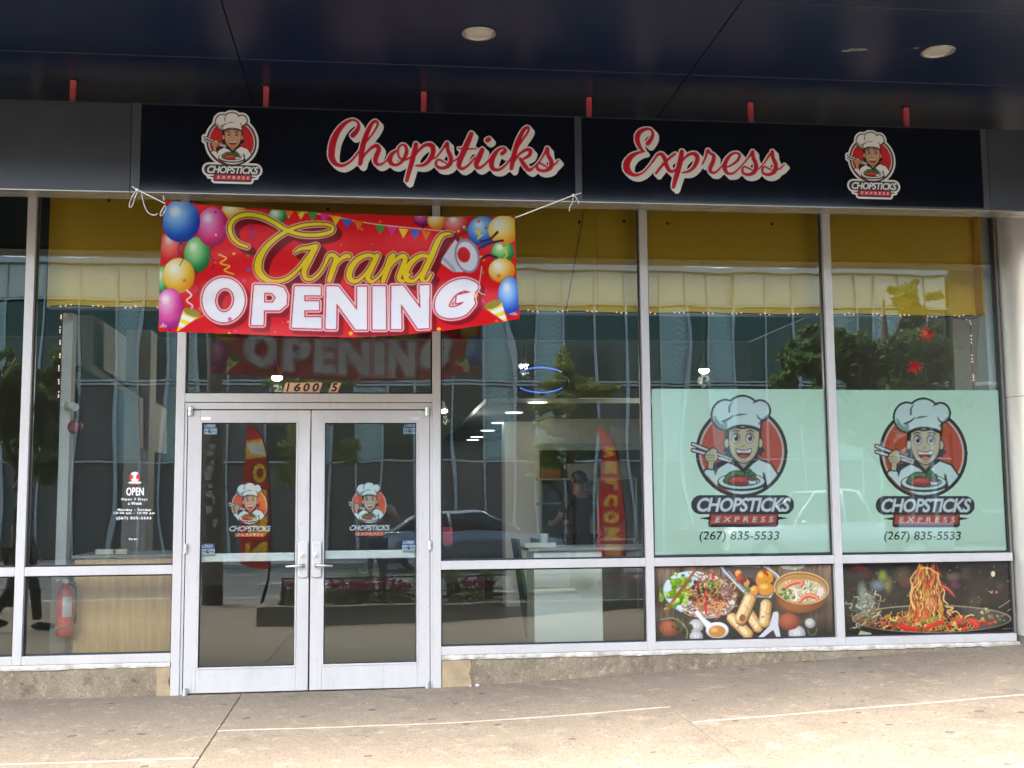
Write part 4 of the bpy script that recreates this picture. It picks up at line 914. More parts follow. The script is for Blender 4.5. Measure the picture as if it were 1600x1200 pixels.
# soffit of the deep canopy, in panels
ZS = 4.288
can = thing('canopy', 'deep canopy with glossy navy soffit panels over the pavement', 'canopy', (2, -1.8, ZS))
YS = [.02, -.21, -1.371, -2.531, -3.69]; XC = [.5265+3.01*k for k in range(-4, 5)]
for i in range(len(XC)-1):
    for j in range(len(YS)-1):
        mb = MB().box(XC[i]+.003-2, XC[i+1]-.003-2, YS[j+1]+.003+1.8, YS[j]-.003+1.8, 0, .03); mb.build('soffit_panel', M['soffit'], can, bevel=.002, seg=1)
MB().box(-13.6, 10.6, -1.87, 1.8, .035, .9).build('canopy_body', M['sign_grey'], can)
MB().box(-13.6, 10.6, -1.95, -1.891, -.04, .95).build('fascia', M['flank'], can, bevel=.01)
for x, y in ((2.048, -1.938), (5.045, -1.938)):
    near = x < 3
    t = thing('downlight', 'round unlit downlight in the soffit above the longer script word' if near else 'round unlit downlight in the soffit above the right emblem, toward the steel column', 'ceiling light', (x, y, ZS), 0, 'downlights in the canopy soffit')
    MB().lathe((0, 0, 0), [(.091, -.001), (.105, -.004), (.107, -.010), (.098, -.013), (.089, -.008), (.084, .0)], 36, caps=False).build('trim_ring', mat('downlight_trim', (.34, .33, .30), .35, .6), t, smooth=True)
    MB().lathe((0, 0, 0), [(.0, -.0045), (.05, -.0055), (.080, -.0035), (.084, -.001)], 36, caps=False).build('lens', mat('frosted_lens', (.42, .41, .36), .45, 0, var=.25, vscale=14), t, smooth=True)
rs = random.Random(4)
for cx, cy, sx, sy in ((1340, 78, 22, 3), (1322, 80, 10, 2), (1432, 75, 5, 1.5), (1487, 129, 1.6, 2.2)):
    q = []
    for i in range(9):
        a_ = i*.698; r_ = rs.uniform(.55, 1.1); d = pix_ray(cx+sx*r_*math.cos(a_), cy+sy*r_*math.sin(a_)); p_ = EYE+d*((ZS-.0015-EYE.z)/d.z); q.append((p_.x-2, p_.y+1.8, -.0015))
    MB().add(q, [tuple(range(9))]).build('scuff_mark', mat('pale_scuff', (.20, .20, .20), .7, col2=(.04, .045, .05), vscale=30), can)
for k, (px, py) in enumerate(((115, 124), (416, 134), (662, 143), (920, 152), (1172, 160), (1415, 167))):
    x = at(px, py, -.89).x
    where = ['left of the charcoal end panel', 'above the left emblem', 'above the middle of the longer word', 'just right of the divider strip', 'above the end of the shorter word', 'right of the right emblem'][k]
    t = thing('hanger_rod', 'chipped red hanger bar holding up the sign, ' + where, 'hanger', (x, -.89, 4.09), 0, 'red hanger bars above the sign')
    MB().box(-.019, .019, -.015, .015, 0, ZS-4.09-.008).build('bar', M['red_rod'], t, bevel=.003)
    MB().box(-.030, .030, -.028, .028, ZS-4.09-.0075, ZS-4.09-.001).build('socket', M['dark'], t)

# ------------------------------------------------------------------ the long sign box
SY, SBK, Z0, Z1 = -1.0, -.78, 3.484, 4.098
def sign_box(name, label, x0, x1, cat):
    t = thing(name, label, cat, ((x0+x1)/2, SY, 3.8)); ox = (x0+x1)/2
    def P(mb, nm, m, parent=t, **k):
        mb.v = [(v[0]-ox, v[1]-SY, v[2]-3.8) for v in mb.v]; return mb.build(nm, m, parent, **k)
    P(MB().box(x0, x1, SY+.012, SBK, Z0+.018, Z1-.003), 'sign_case', M['sign_grey'])
    zf = lambda y: Z0+(y-SY)*.05
    for ya, yb in ((SY+.0015, SY+.125), (SY+.133, SBK)):
        P(MB().hexa([(x0+.001, ya, zf(ya)-.005), (x1-.001, ya, zf(ya)-.005), (x1-.001, yb, zf(yb)-.005), (x0+.001, yb, zf(yb)-.005), (x0+.001, ya, zf(ya)+.004), (x1-.001, ya, zf(ya)+.004), (x1-.001, yb, zf(yb)+.004), (x0+.001, yb, zf(yb)+.004)]), 'underside_plate', M['sign_under'], bevel=.001, seg=1)
    P(MB().box(x0+.002, x1-.002, SBK+.001, SBK+.004, Z0+.03, Z1-.01), 'back_sheet', mat('galvanised_back', (.72, .71, .68), .5, .2, var=.1))  # unseen pale reflector, added to bounce light onto the mustard bulkhead
    return t, P
xL0, xL1, xR0, xR1 = -.2224, -.1609, 5.838, 5.890
s1, P1 = sign_box('shop_sign', 'long black shop sign with red script lettering and a chef emblem at each end', xL0, xR1, 'sign')
XD = (2.807, 2.857)
for x0, x1 in ((xL1, XD[0]), (XD[1], xR0)): P1(MB().box(x0+.001, x1-.001, SY+.004, SY+.0115, Z0+.018, Z1-.006), 'face_panel', M['sign_black'])
for x0, x1 in ((xL0+.001, xL1), (XD[0]+.001, XD[1]-.001), (xR0+.004, xR1-.001)): P1(MB().box(x0, x1, SY-.001, SY+.0118, Z0+.005, Z1+.002), 'trim_strip', M['sign_frame'], bevel=.002)
for x0, x1 in ((xL1+.0005, XD[0]+.0005), (XD[1]-.0005, xR0+.0035)):
    P1(MB().box(x0, x1, SY, SY+.0117, Z0+.005, Z0+.0175), 'trim_strip', M['sign_grey'], bevel=.001); P1(MB().box(x0, x1, SY, SY+.0117, Z1-.0055, Z1), 'trim_strip', M['sign_grey'])
sL, PL = sign_box('fascia_box', 'plain charcoal fascia box left of the black sign', -3.4, xL0-.002, 'fascia panel')
PL(MB().box(-3.4, xL0-.003, SY, SY+.0115, Z0+.005, Z1), 'cover_sheet', M['sign_grey'], bevel=.002)
sR, PR = sign_box('fascia_box', 'plain charcoal fascia box right of the black sign in front of the steel column', xR1+.002, 8.6, 'fascia panel')
PR(MB().box(xR1+.003, 8.6, SY, SY+.0115, Z0+.005, Z1), 'cover_sheet', M['sign_grey'], bevel=.002)
YV = SY+.0028
# print on the sign faces
pm_sign = print_mat('sign_vinyl', .35, .4)
def word(strokes, box, k, off, ow, dx, dy, res, name):
    c = Canvas(*box, res, 2); m, sh = letters(c, strokes, None, ow, dx, dy)
    c.put(sh, rgb(232, 232, 228)); c.put(m, rgb(196, 14, 44))
    o = c.mesh(name, pm_sign, lambda X, Y: atn(off[0]+X/k, off[1]+Y/k, YV), ink=.74)
    o.parent = s1; o.matrix_parent_inverse = Matrix.Translation(-s1.location); return o
word(WORD1, (20, 40, 1540, 500), 4.0, (500, 170), 7, 22, 24, .36, 'script_lettering')
word(WORD2, (60, 100, 1570, 700), 5.714, (960, 180), 10, 30, 32, .26, 'script_lettering')
cs = draw_chef('sign', .27)
def sgn_map(X, Y):
    px = 300+(530+(X-615)*1.137)/8.575; py = 160+(130+(Y-112)*1.091)/8.575
    return atn(px, py+.028*(px-362), YV-.0002)
em = cs.mesh('chef_emblem', pm_sign, sgn_map, ink=.74); em.parent = s1; em.matrix_parent_inverse = Matrix.Translation(-s1.location)
em2 = em.copy(); COL.objects.link(em2); em2.location = at(1360, 205.5, YV)-at(362.6, 174.6, YV)

# ------------------------------------------------------------------ steel column at the right
col_t = thing('steel_column', 'big round column clad in brushed steel at the right edge', 'column', (6.955, .1, 0))
MB().lathe((0, 0, 0), [(.43, .0), (.43, 2.2)], 64, caps=False).build('cladding_sheet', M['steel_col'], col_t, smooth=True)
MB().lathe((0, 0, 0), [(.43, 2.204), (.43, 4.28)], 64, caps=False).build('cladding_sheet', M['steel_col'], col_t, smooth=True)
MB().lathe((0, 0, 0), [(.424, 0), (.424, 4.28)], 48).build('column_core', M['dark'], col_t, smooth=True)
MB().lathe((0, 0, 0), [(.445, .16), (.445, .29), (.432, .295)], 64, caps=False).build('base_ring', mat('dull_base_steel', (.2, .18, .16), .5, .8), col_t, smooth=True)  # dark ring paints the shadow round the column's foot

# ------------------------------------------------------------------ banner tied to the sign
cb = draw_banner(.60)
ban = thing('grand_opening_banner', 'red fabric opening banner with balloons, tied to the sign by white cords', 'banner', (1.2, -1.02, 3.4))
def ban_map(X, Y):
    px = 200+X/2.4242; py = 280+Y/2.4242
    u = (X-130)/1345; v = (Y-100)/480
    dep = -1.02-np.clip(v, 0, 1.1)*(.15+.36*np.clip(u, 0, 1)**1.6)+.018*np.sin(u*9+v*2.2)*v+.010*np.sin(u*23-v*5+1)*np.clip(1.2-v, .25, 1)+.012*np.sin((u*1.6+v*2.3)*7)*np.exp(-u*2.5)+.012*np.sin(((1-u)*1.6+v*2.3)*7)*np.exp(-(1-u)*2.5)
    dep = dep+.017*np.sin(v*15+3*u+1.3*np.sin(u*5))-.03*np.sin(np.clip(v, 0, 1)*3.1)*np.sin(u*3.14)
    return atn(px, py, dep)
fb = cb.mesh('banner_cloth', print_mat('printed_polyester', .5, .3, thin=.4), ban_map, ink=.74)
fb.parent = ban; fb.matrix_parent_inverse = Matrix.Translation(-ban.location)
def cord(label, pts, loops, loc):
    t = thing('tie_cord', label, 'cord', loc, 0, 'cords tying up the banner'); L = Vector(loc)
    mb = MB().tube([Vector(p)-L for p in pts], .0042, 6); mb.build('cord_run', M['white_string'], t, smooth=True)
    for lp in loops:
        q = spline([(*p, 0) for p in lp], 5)[:, :2]
        MB().tube([at(a, b, SY-.008-.006*math.sin(i)) - L for i, (a, b) in enumerate(q)], .0032, 5).build('cord_loop', M['white_string'], t, smooth=True)
    MB().ball((Vector(pts[1])-L), .012, 10, 6).build('knot', M['white_string'], t, smooth=True)
cord('white cord with dangling loops at the left end of the banner', [at(206, 291, SY-.005), at(214, 296, SY-.008), at(258, 318, -1.025)], [[(213, 297), (206, 308), (202, 320), (204, 324), (208, 318), (212, 306), (216, 297)], [(221, 300), (223, 312), (228, 327), (234, 334), (242, 336), (246, 333)], [(257, 316), (255, 306)], [(258, 320), (251, 332), (251, 337), (255, 334), (259, 325), (257, 316)]], tuple(at(214, 296, SY-.008)))
cord('white cord with two short ends at the right end of the banner', [at(908, 301.5, SY-.005), at(896, 305, SY-.008), at(803, 341, -1.025)], [[(895, 306), (895, 314), (891, 322), (889, 330)], [(898, 306), (902, 312), (904, 318), (903, 314)]], tuple(at(896, 305, SY-.008)))

# ------------------------------------------------------------------ posters and stickers on the glass
M['mint'] = print_mat('mint_poster', .35, .4, coat=.6, bump=.004)
YP = .0665
m_mint = mat('mint_poster_film', (.68, .93, .69), .4, 0, .4, var=.04, vscale=2, bump=.25, bscale=3, bdist=.01, coat=.3)
pm_in = print_mat('poster_print', .45, .3)
x0, x1 = at(1021, 740, YP).x, at(1301.5, 740, YP).x; z1, z0 = at(1150, 608, YP).z, at(1150, 865, YP).z
cp = draw_chef('poster', .30)
pm_t = thing('window_poster', 'mint green chef poster with phone number in the window left of the last mullion', 'poster', ((x0+x1)/2, YP, (z0+z1)/2), 0, 'mint posters in the right windows')
O = pm_t.location.copy()
MB().box(x0-O.x, x1-O.x, .0012, .0026, z0-O.z, z1-O.z).build('poster_film', m_mint, pm_t)
pe = cp.mesh('chef_emblem', pm_in, lambda X, Y: atn(1010+X/4.137, 590+Y/4.137, YP), ink=.85); pe.parent = pm_t; pe.matrix_parent_inverse = Matrix.Translation(-O)
p2 = thing('window_poster', 'mint green chef poster with phone number in the window beside the steel column', 'poster', (0, 0, 0), 0, 'mint posters in the right windows')
d2 = at(1300+590/4.137, 590+489/4.137, YP)-at(1010+615/4.137, 590+478/4.137, YP)
p2.location = O+d2
xa, xb = at(1308, 740, YP).x, 6.488; za, zb = at(1440, 609.5, YP).z, at(1440, 861.5, YP).z
MB().box(xa-p2.location.x, xb-p2.location.x, .0012, .0026, zb-p2.location.z, za-p2.location.z).build('poster_film', m_mint, p2)
pe2 = pe.copy(); COL.objects.link(pe2); pe2.parent = p2; pe2.matrix_parent_inverse = Matrix.Translation(-O)
def food_poster(c, k, off, label, rect):
    t = thing('food_poster', label, 'poster', tuple(at(rect[0], rect[1], .0495)))
    o = c.mesh('poster_print', print_mat('food_print', .07, .55), lambda X, Y: atn(off[0]+X/k, off[1]+Y/k, .0495), cut=False, ink=.60)
    o.parent = t; o.matrix_parent_inverse = Matrix.Translation(-t.location); return t
food_poster(draw_food(.30), 5.0, (1000, 860), 'printed panel of spring rolls, noodle plate and shrimp bowl in the low window', (1165, 942))
food_poster(draw_wok(.28), 5.333, (1300, 860), 'printed panel of noodles lifted from a wok in the low window', (1455, 938))
cd = draw_chef('door', .15)
dk = .42/4.137
def door_map(cx, cy):
    return lambda X, Y: atn(cx+(X-615)*dk, cy+(Y-478)*dk, .0405)
for (cx, cy, lab) in ((389.6, 790.5, 'chef emblem sticker on the left door glass'), (576.4, 789.5, 'chef emblem sticker on the right door glass')):
    t = thing('door_sticker', lab, 'sticker', tuple(at(cx, cy, .0405)), 0, 'chef stickers on the doors')
    if cx < 400:
        de = cd.mesh('emblem_print', pm_in, door_map(cx, cy), ink=.9); de.parent = t; de.matrix_parent_inverse = Matrix.Translation(-t.location)
    else:
        e2 = de.copy(); COL.objects.link(e2); e2.parent = t; e2.matrix_parent_inverse = de.matrix_parent_inverse.copy()
# small camera-security stickers
cl = Canvas(0, 0, 100, 80, .42, 4)
cl.put(cl.all(), rgb(190, 214, 222)); cl.put(cl.rect(0, 0, 100, 38), rgb(22, 66, 130)); cl.put(cl.text('LOREX', 8, 8, 92, 31, 0, .05), rgb(236, 242, 246))
cl.put(cl.ell(50, 58, 13, 13), rgb(24, 70, 140)); cl.put(cl.ell(54, 55, 6, 6), rgb(190, 214, 222)); cl.put(cl.stroke([(12, 58, 7), (30, 58, 7)]) | cl.stroke([(70, 58, 7), (90, 58, 7)]), rgb(110, 140, 170))
for (px, py, lab, Y) in ((317, 661, 'small blue security sticker in the top left corner of the left door', 0), (629.5, 660.5, 'small blue security sticker in the top right corner of the right door', 0), (313.5, 849, 'small blue security sticker above the bar of the left door', 0), (628, 843, 'small blue security sticker above the bar of the right door', 0)):
    t = thing('security_sticker', lab, 'sticker', tuple(at(px+11, py+9, .0405)), 0, 'security stickers on the doors')
    if py == 661:
        lo = cl.mesh('sticker_print', pm_in, lambda X, Y: atn(px+X*.22, py+Y*.22, .0405), cut=False); lo.parent = t; lo.matrix_parent_inverse = Matrix.Translation(-t.location)
    else:
        l2 = lo.copy(); COL.objects.link(l2); l2.parent = t; l2.matrix_parent_inverse = lo.matrix_parent_inverse.copy()
# opening hours on the left window
M['red_vinyl'] = mat('red_vinyl', (.62, .05, .05), .5)
M['black_vinyl'] = mat('black_vinyl', (.012, .010, .010), .4)
def lettering(txt, cx, cy, w, h, Y, m, parent, bold=0.0, space=1.0, shear=0.0, name='lettering'):
    """flat lettering centred on a photograph point, w by h photograph pixels"""
    me = text_mesh(txt, bold, space, shear); v = np.array([q.co[:] for q in me.vertices]); v -= v.min(0); v /= np.maximum(v.max(0), 1e-9)
    P = atn(cx+(v[:, 0]-.5)*w, cy+(.5-v[:, 1])*h, Y)-np.array(parent.location)
    me.vertices.foreach_set('co', P.astype(np.float32).ravel()); me.update(); me.materials.clear(); me.materials.append(m); me.name = name
    return link(bpy.data.objects.new(name, me), parent)
YD = .0505
ho = thing('opening_hours', 'white opening hours lettering on the left window', 'window lettering', tuple(at(210, 790, YD)))
for txt, cx, cy, w, h, b in (('OPEN', 211, 768, 27, 12.5, .035), ('Open 7 Days', 210, 780.5, 41, 4.6, .03), ('a Week', 211, 786.5, 22, 4.4, .03), ('Monday - Sunday', 210, 797, 52, 4.8, .03), ('10:30 am - 10:00 pm', 210, 802, 64, 4.6, .03), ('(267) 835-5533', 209, 810, 54, 5.2, .03), ('Scan me!', 208, 842, 13, 3.6, .03)):
    lettering(txt, cx, cy, w, h, YD, M['white_vinyl'], ho, b*.5, 1.25 if len(txt) > 6 else 1.05)
hc = Canvas(250, 60, 990, 1006, .06, 6)
hc.put(hc.ell(620, 480, 290, 300), rgb(206, 50, 44)); hc.put(hc.ell(512, 242, 90, 90) | hc.ell(622, 222, 108, 104) | hc.ell(735, 214, 66, 66) | hc.rect(515, 230, 735, 340) | hc.poly([(400, 600), (620, 540), (850, 640), (760, 760), (480, 760)]) | hc.ell(620, 430, 80, 120), rgb(232, 236, 234)); hc.put(hc.stroke([(320, 830), (930, 830)], 110, smooth=False), rgb(220, 214, 212)); hc.put(hc.rect(410, 890, 850, 960), rgb(206, 50, 44))
hm = hc.mesh('chef_emblem', print_mat('hours_print', .5, .3), lambda X, Y: atn(210.5+(X-620)*.0275, 747+(Y-533)*.0235, YD)); hm.parent = ho; hm.matrix_parent_inverse = Matrix.Translation(-ho.location)
# street number above the doors
num = thing('street_number', 'peach house number tiles on the glass above the doors', 'house number', tuple(at(486, 606, YD)))
m_peach = mat('peach_number_tile', (.62, .38, .23), .4)
for k, d in enumerate(('1', '6', '0', '0', '5')):
    xb = 439.8+14.45*k if k < 4 else 512.3
    q = [at(xb, 613.6, 0), at(xb+14.1, 613.6, 0), at(xb+20.4, 597, 0), at(xb+6.3, 597, 0)]
    mb = MB().prism([(p.x-num.location.x, p.z-num.location.z) for p in q], (-.0015, .0004)); tl = mb.build('number_tile', m_peach, num)
    dg = lettering(d, xb+10.3, 605.2, (5.4 if d == '1' else 10.6), 13.2, YD-.0022, M['black_vinyl'], num, .035, 1, .22, 'digit')
    dg.parent = tl

# dry leaves and a few pebbles blown against the plinth
for k, (px, py, lab) in enumerate(((1257, 1036, 'curled orange leaf at the foot of the plinth under the spring roll panel'), (1266, 1034, 'brown dry leaf lying beside an orange one at the plinth'), (1272, 1038, 'small tan leaf just off the plinth under the spring roll panel'), (1345, 1021, 'dark dry leaf wedged where the plinth runs into the pavement'))):
    d = pix_ray(px, py); y_ = -.02-.02*k; p = at(px, py, y_); z_ = ground(p.x, y_); t = thing('dry_leaf', lab, 'leaf', (p.x, y_, z_), k*1.3, 'dry leaves by the plinth')
    s_ = (.034, .028, .022, .045)[k]; MB().add([(-s_, 0, .002), (-s_*.2, -s_*.5, .010), (s_, 0, .003), (-s_*.1, s_*.5, .012), (0, 0, .004)], [(0, 1, 4), (1, 2, 4), (2, 3, 4), (3, 0, 4)]).build('blade', mat('leaf_tone%d' % k, ((.5, .2, .05), (.3, .15, .06), (.45, .3, .15), (.10, .07, .05))[k], .8), t)
for k, (px, lab) in enumerate(((735, 'white pebble nearer the door at the plinth foot'), (746, 'larger white pebble at the plinth foot by the doors'))):
    p = at(px, 1074, -.03); t = thing('pebble', lab, 'pebble', (p.x, -.03, ground(p.x, -.03)+.004), 0, 'white pebbles by the plinth')
    MB().ball((0, 0, .004), (.012+.006*k, .010, .009+.003*k), 10, 6).build('stone', M['caulk'], t, smooth=True)
# ------------------------------------------------------------------ people: one skinned body each, clothes and hair as children
def skin_mesh(name, verts, edges, rad, m, parent, root=0, sub=2):
    me = bpy.data.meshes.new(name); me.from_pydata([tuple(v) for v in verts], edges, []); me.materials.append(m)
    o = link(bpy.data.objects.new(name, me), parent)
    o.modifiers.new('skin', 'SKIN').use_smooth_shade = True
    for i, r in enumerate(rad):
        s = me.skin_vertices[0].data[i]; s.radius = (r, r) if not isinstance(r, tuple) else r; s.use_root = (i == root)
    sd = o.modifiers.new('subdiv', 'SUBSURF'); sd.levels = sd.render_levels = sub
    dg = bpy.context.evaluated_depsgraph_get(); me2 = bpy.data.meshes.new_from_object(o.evaluated_get(dg)); me2.name = name
    o.modifiers.clear(); o.data = me2; bpy.data.meshes.remove(me)
    for p in me2.polygons: p.use_smooth = True
    return o
def person(label, loc, rz, arms, skin_c, shirt_c, trouser_c, hair_c, legs=None, group=None):
    """faces +Y before turning; arms: two lists shoulder-elbow-wrist-knuckle in body space"""
    t = thing('person', label, 'person', loc, rz, group)
    ms = mat('skin_tone', skin_c, .55, var=.08); mh = mat('hair', hair_c, .6, var=.3, vscale=40); mt = mat('shirt_cloth', shirt_c, .85, var=.15, vscale=6); mp_ = mat('trouser_cloth', trouser_c, .85, var=.25, vscale=5); mk = mat('shoe_leather', (.03, .03, .03), .5)
    V, E, Rd = [], [], []
    def chain(pts, rs, start=None):
        i0 = start
        for p, r in zip(pts, rs):
            V.append(Vector(p)); Rd.append(r); k = len(V)-1
            if i0 is not None: E.append((i0, k))
            i0 = k
        return i0
    chain([(0, 0, .96), (0, .0, 1.15), (0, -.01, 1.33), (0, -.015, 1.43), (0, -.005, 1.50)], [(.14, .10), (.13, .095), (.15, .10), (.075, .07), (.055, .055)])
    chain([(0, .012, 1.56), (0, .018, 1.64), (0, .012, 1.70)], [(.066, .08), (.080, .098), (.062, .075)], 4)
    for arm in arms:
        e = chain(arm, [.052, .042, .03, (.040, .02)], 3); k = Vector(arm[3]); d = (k-Vector(arm[2])).normalized(); side = d.cross(Vector((0, 1, 0)))
        if side.length < .2: side = d.cross(Vector((1, 0, 0)))
        side.normalize(); nrm = side.cross(d)
        for f, L in ((-.030, .066), (-.010, .076), (.010, .070), (.028, .056)):
            b = k+side*f; chain([b+d*.02, b+d*(.02+L*.5)+nrm*.008, b+d*(.02+L*.85)+nrm*.026], [.0095, .009, .008], e)
        w = Vector(arm[2]); chain([w+d*.03-side*.04, w+d*.06-side*.058+nrm*.014], [.011, .0095], e-1)
    skin_mesh('body', V, E, Rd, ms, t)
    # face
    MB().ball((-.031, .100, 1.648), (.011, .008, .008), 8, 6).ball((.031, .100, 1.648), (.011, .008, .008), 8, 6).build('eye', mat('eye_dark', (.03, .02, .02), .2), t, smooth=True)
    MB().tube([(0, .106, 1.650), (0, .128, 1.612), (0, .112, 1.602)], [.008, .014, .010], 8).build('nose', ms, t, smooth=True)
    MB().tube([(-.024, .096, 1.578), (0, .106, 1.575), (.024, .096, 1.578)], [.004, .007, .004], 8).build('mouth', mat('lips', (.35, .12, .1), .5), t, smooth=True)
    for s in (-1, 1): MB().ball((s*.083, .01, 1.635), (.012, .022, .034), 8, 6).build('ear', ms, t, smooth=True)
    hb = MB().ball((0, -.008, 1.675), (.092, .108, .088), 20, 12)
    hb.v = [(x, y-(.03 if z < 1.66 else 0), z if not (y > .03 and z < 1.70) else 1.70+(z-1.70)*.15) for x, y, z in hb.v]
    hb.build('hair', mh, t, smooth=True)
    # shirt with sleeves
    V, E, Rd = [], [], []
    chain([(0, 0, .90), (0, 0, 1.02), (0, .0, 1.16), (0, -.01, 1.33), (0, -.015, 1.42), (0, -.012, 1.475)], [(.165, .12), (.155, .115), (.15, .115), (.175, .125), (.13, .10), (.068, .066)])
    for arm in arms:
        a, b_ = Vector(arm[0]), Vector(arm[1]); chain([a, a.lerp(b_, .45), a.lerp(b_, .72)], [.075, .064, .064], 4)
    skin_mesh('shirt', V, E, Rd, mt, t)
    V, E, Rd = [], [], []
    chain([(0, 0, .93)], [(.16, .115)])
    lg = legs or [((.10, 0, .88), (.115, .02, .48), (.125, -.01, .10)), ((-.10, 0, .88), (-.115, .02, .48), (-.125, -.01, .10))]
    for L in lg: chain(L, [.098, .068, .055], 0)
    skin_mesh('trousers', V, E, Rd, mp_, t)
    for L in lg:
        x, y, z = L[2]
        MB().ball((x, y+.06, z-.055), (.047, .135, .05), 14, 8).build('shoe', mk, t, smooth=True)
    return t
# ------------------------------------------------------------------ inside the shop
M['in_floor'] = mat('grey_shop_floor', (.16, .16, .15), .35, var=.2, vscale=3)
M['in_dark'] = mat('dark_teal_ceiling', (.010, .018, .018), .6)
M['in_grey'] = mat('grey_plaster', (.33, .33, .31), .7, var=.1)
M['in_brown'] = mat('taupe_plaster', (.20, .185, .16), .75, var=.1)
M['ply'] = mat('oak_plywood', (.62, .39, .16), .5, col2=(.46, .27, .10), vscale=5, stretch=(8, 8, .7), detail=8)
M['in_white'] = mat('white_laminate', (.72, .77, .64), .4)
M['steel'] = mat('kitchen_steel', (.5, .5, .48), .32, .9, var=.1)
M['black'] = mat('black_plastic', (.014, .014, .016), .4)
def st(name, mb, m, **k):
    o = mb.build(name, m, **k); o['kind'] = 'structure'; return o
st('shop_floor', MB().box(-6, 8.2, .125, 11.5, -.05, .01), M['in_floor'])
st('shop_ceiling', MB().box(-6, 8.2, .125, 11.5, 4.27, 4.32), M['in_dark'])
st('back_wall', MB().box(-6, 8.2, 11.4, 11.5, .0, 4.26), M['in_grey'])
st('side_wall', MB().box(-6.1, -6, .125, 11.5, 0, 4.26), M['in_dark'])
st('side_wall', MB().box(8.2, 8.3, .125, 11.5, 0, 4.26), M['in_grey'])
def small(name, label, cat, parts, loc, group=None):
    t = thing(name, label, cat, tuple(loc), 0, group); L = Vector(loc); out = []
    for pn, mb, m, *k in parts:
        mb.v = [(v[0]-L.x, v[1]-L.y, v[2]-L.z) for v in mb.v]; kw = k[0] if k else {}
        out.append(mb.build(pn, m, t, **kw))
    return t
# mustard bulkhead just inside the glass, its return on the right wall
zbk = 2.912
small('bulkhead', 'mustard yellow bulkhead across the tops of the windows', 'bulkhead', [
    ('front_panel', MB().box(-1.085, 3.20, .25, .34, zbk, 4.26), M['yellow']), ('front_panel', MB().box(3.203, 6.445, .25, .34, zbk, 4.26), M['yellow']),
    ('trim_edge', MB().box(-1.085, 6.445, .244, .345, zbk-.014, zbk-.001), M['in_grey']),
    ('return_panel', MB().box(6.43, 6.445, .13, .249, zbk, 4.26), M['yellow'])], (2.6, .3, zbk))
pls = []
for px, py in ((905, 347), (1043, 349), (1206, 350), (975, 346), (170, 313), (512, 327)): 
    p = at(px, py, .249); pls.append(('plug', MB().lathe((p.x, .2495, p.z), [(.006, 0), (.013, -.002), (.006, -.003)], 10, 'y'), M['dark']))
small('anchor_plugs', 'little screw holes left in the mustard bulkhead', 'screw hole', pls, (2.6, .249, 3.5))
small('wall_return', 'pale plaster wall end inside the right window', 'wall', [('wall_panel', MB().box(6.447, 6.53, .13, .68, 0, 4.25), M['white_wall']), ('corner_bead', MB().box(6.445, 6.5, .681, .70, 0, 4.25), M['in_grey'])], (6.48, .4, 0))
xp0, xp1 = at(92, 700, .5).x, at(108, 700, .5).x
small('white_post', 'pale post inside the left window with string lights along it', 'post', [('post_face', MB().box(xp0, xp1, .5, .62, .93, 2.90), M['white_wall']), ('post_base', MB().box(xp0-.02, xp1+.02, .48, .64, .012, .929), M['in_brown'])], ((xp0+xp1)/2, .55, 0))
# string lights along the bulkhead edge
m_bulb = mat('warm_led', (.9, .7, .6), .4, emit=(1, .55, .45), estr=.10)
def light_string(label, pts, n):
    t = thing('light_string', label, 'string lights', tuple(pts[0]), 0, 'string lights round the inside of the windows'); L = Vector(pts[0])
    MB().tube([Vector(p)-L for p in pts], .004, 5).build('cable', M['black'], t)
    mb = MB(); seg = [(Vector(a), Vector(b)) for a, b in zip(pts[:-1], pts[1:])]; tot = sum((b-a).length for a, b in seg)
    for k in range(n):
        for j in range(3):
            s = (k+.3+.16*j)/n*tot
            for a, b in seg:
                if s <= (b-a).length: break
                s -= (b-a).length
            p = a+(b-a)*min(1, s/(b-a).length)-L; mb.ball(p+Vector((0, -.006, random.uniform(-.006, .006))), .0065, 6, 4)
    mb.build('led_bulbs', m_bulb, t)['kind'] = 'stuff'
wob = lambda x: .005*math.sin(x*5)+.004*math.sin(x*13)
light_string('string lights draped along the lower edge of the mustard bulkhead', [(x, .236, zbk-.004+wob(x)) for x in np.linspace(-1.05, 6.40, 50)], 31)
light_string('string lights hanging down the pale wall beside the steel column', [(6.37, .40, zbk), (6.437, .36, zbk-.03), (6.437, .37, 2.6), (6.437, .36, 2.15)], 5)
light_string('string lights hanging down the left post', [(xp0-.01, .49, zbk)]+[(xp0-.012+.004*math.sin(z*20), .49, z) for z in np.linspace(2.85, 2.2, 8)], 7)
# boards and slanted bulkhead at the back of the left window
p = [at(110, 492, 2.2), at(146, 492, 2.2), at(146, 570, 2.2), at(218, 620, 2.2), at(218, 700, 2.2), at(196, 616, 2.2), at(110, 560, 2.2)]
small('stair_soffit', 'grey slanted soffit deep inside behind the left window', 'soffit', [('slope_panel', MB().prism([(q.x, q.z) for q in p], (2.2, 3.6)), M['in_brown'])], p[0])
small('inner_column', 'grey square column inside behind the opening hours', 'column', [('column_face', MB().box(at(193, 700, 2.4).x, at(232, 700, 2.4).x, 2.4, 2.7, 0, at(210, 515, 2.4).z), M['in_brown'])], at(212, 880, 2.4))
small('security_camera', 'small white camera fixed to the post in the left window', 'camera', [('camera_body', MB().tube([at(104, 634, .47), at(112, 634, .40), at(118, 637, .36)], [.03, .034, .03], 12), M['in_white'], dict(smooth=False)), ('mount', MB().lathe(at(103, 633, .49), [(.012, 0), (.012, -.06)], 10, 'y'), M['in_white'])], at(108, 636, .45))
a = at(116, 667, .46)
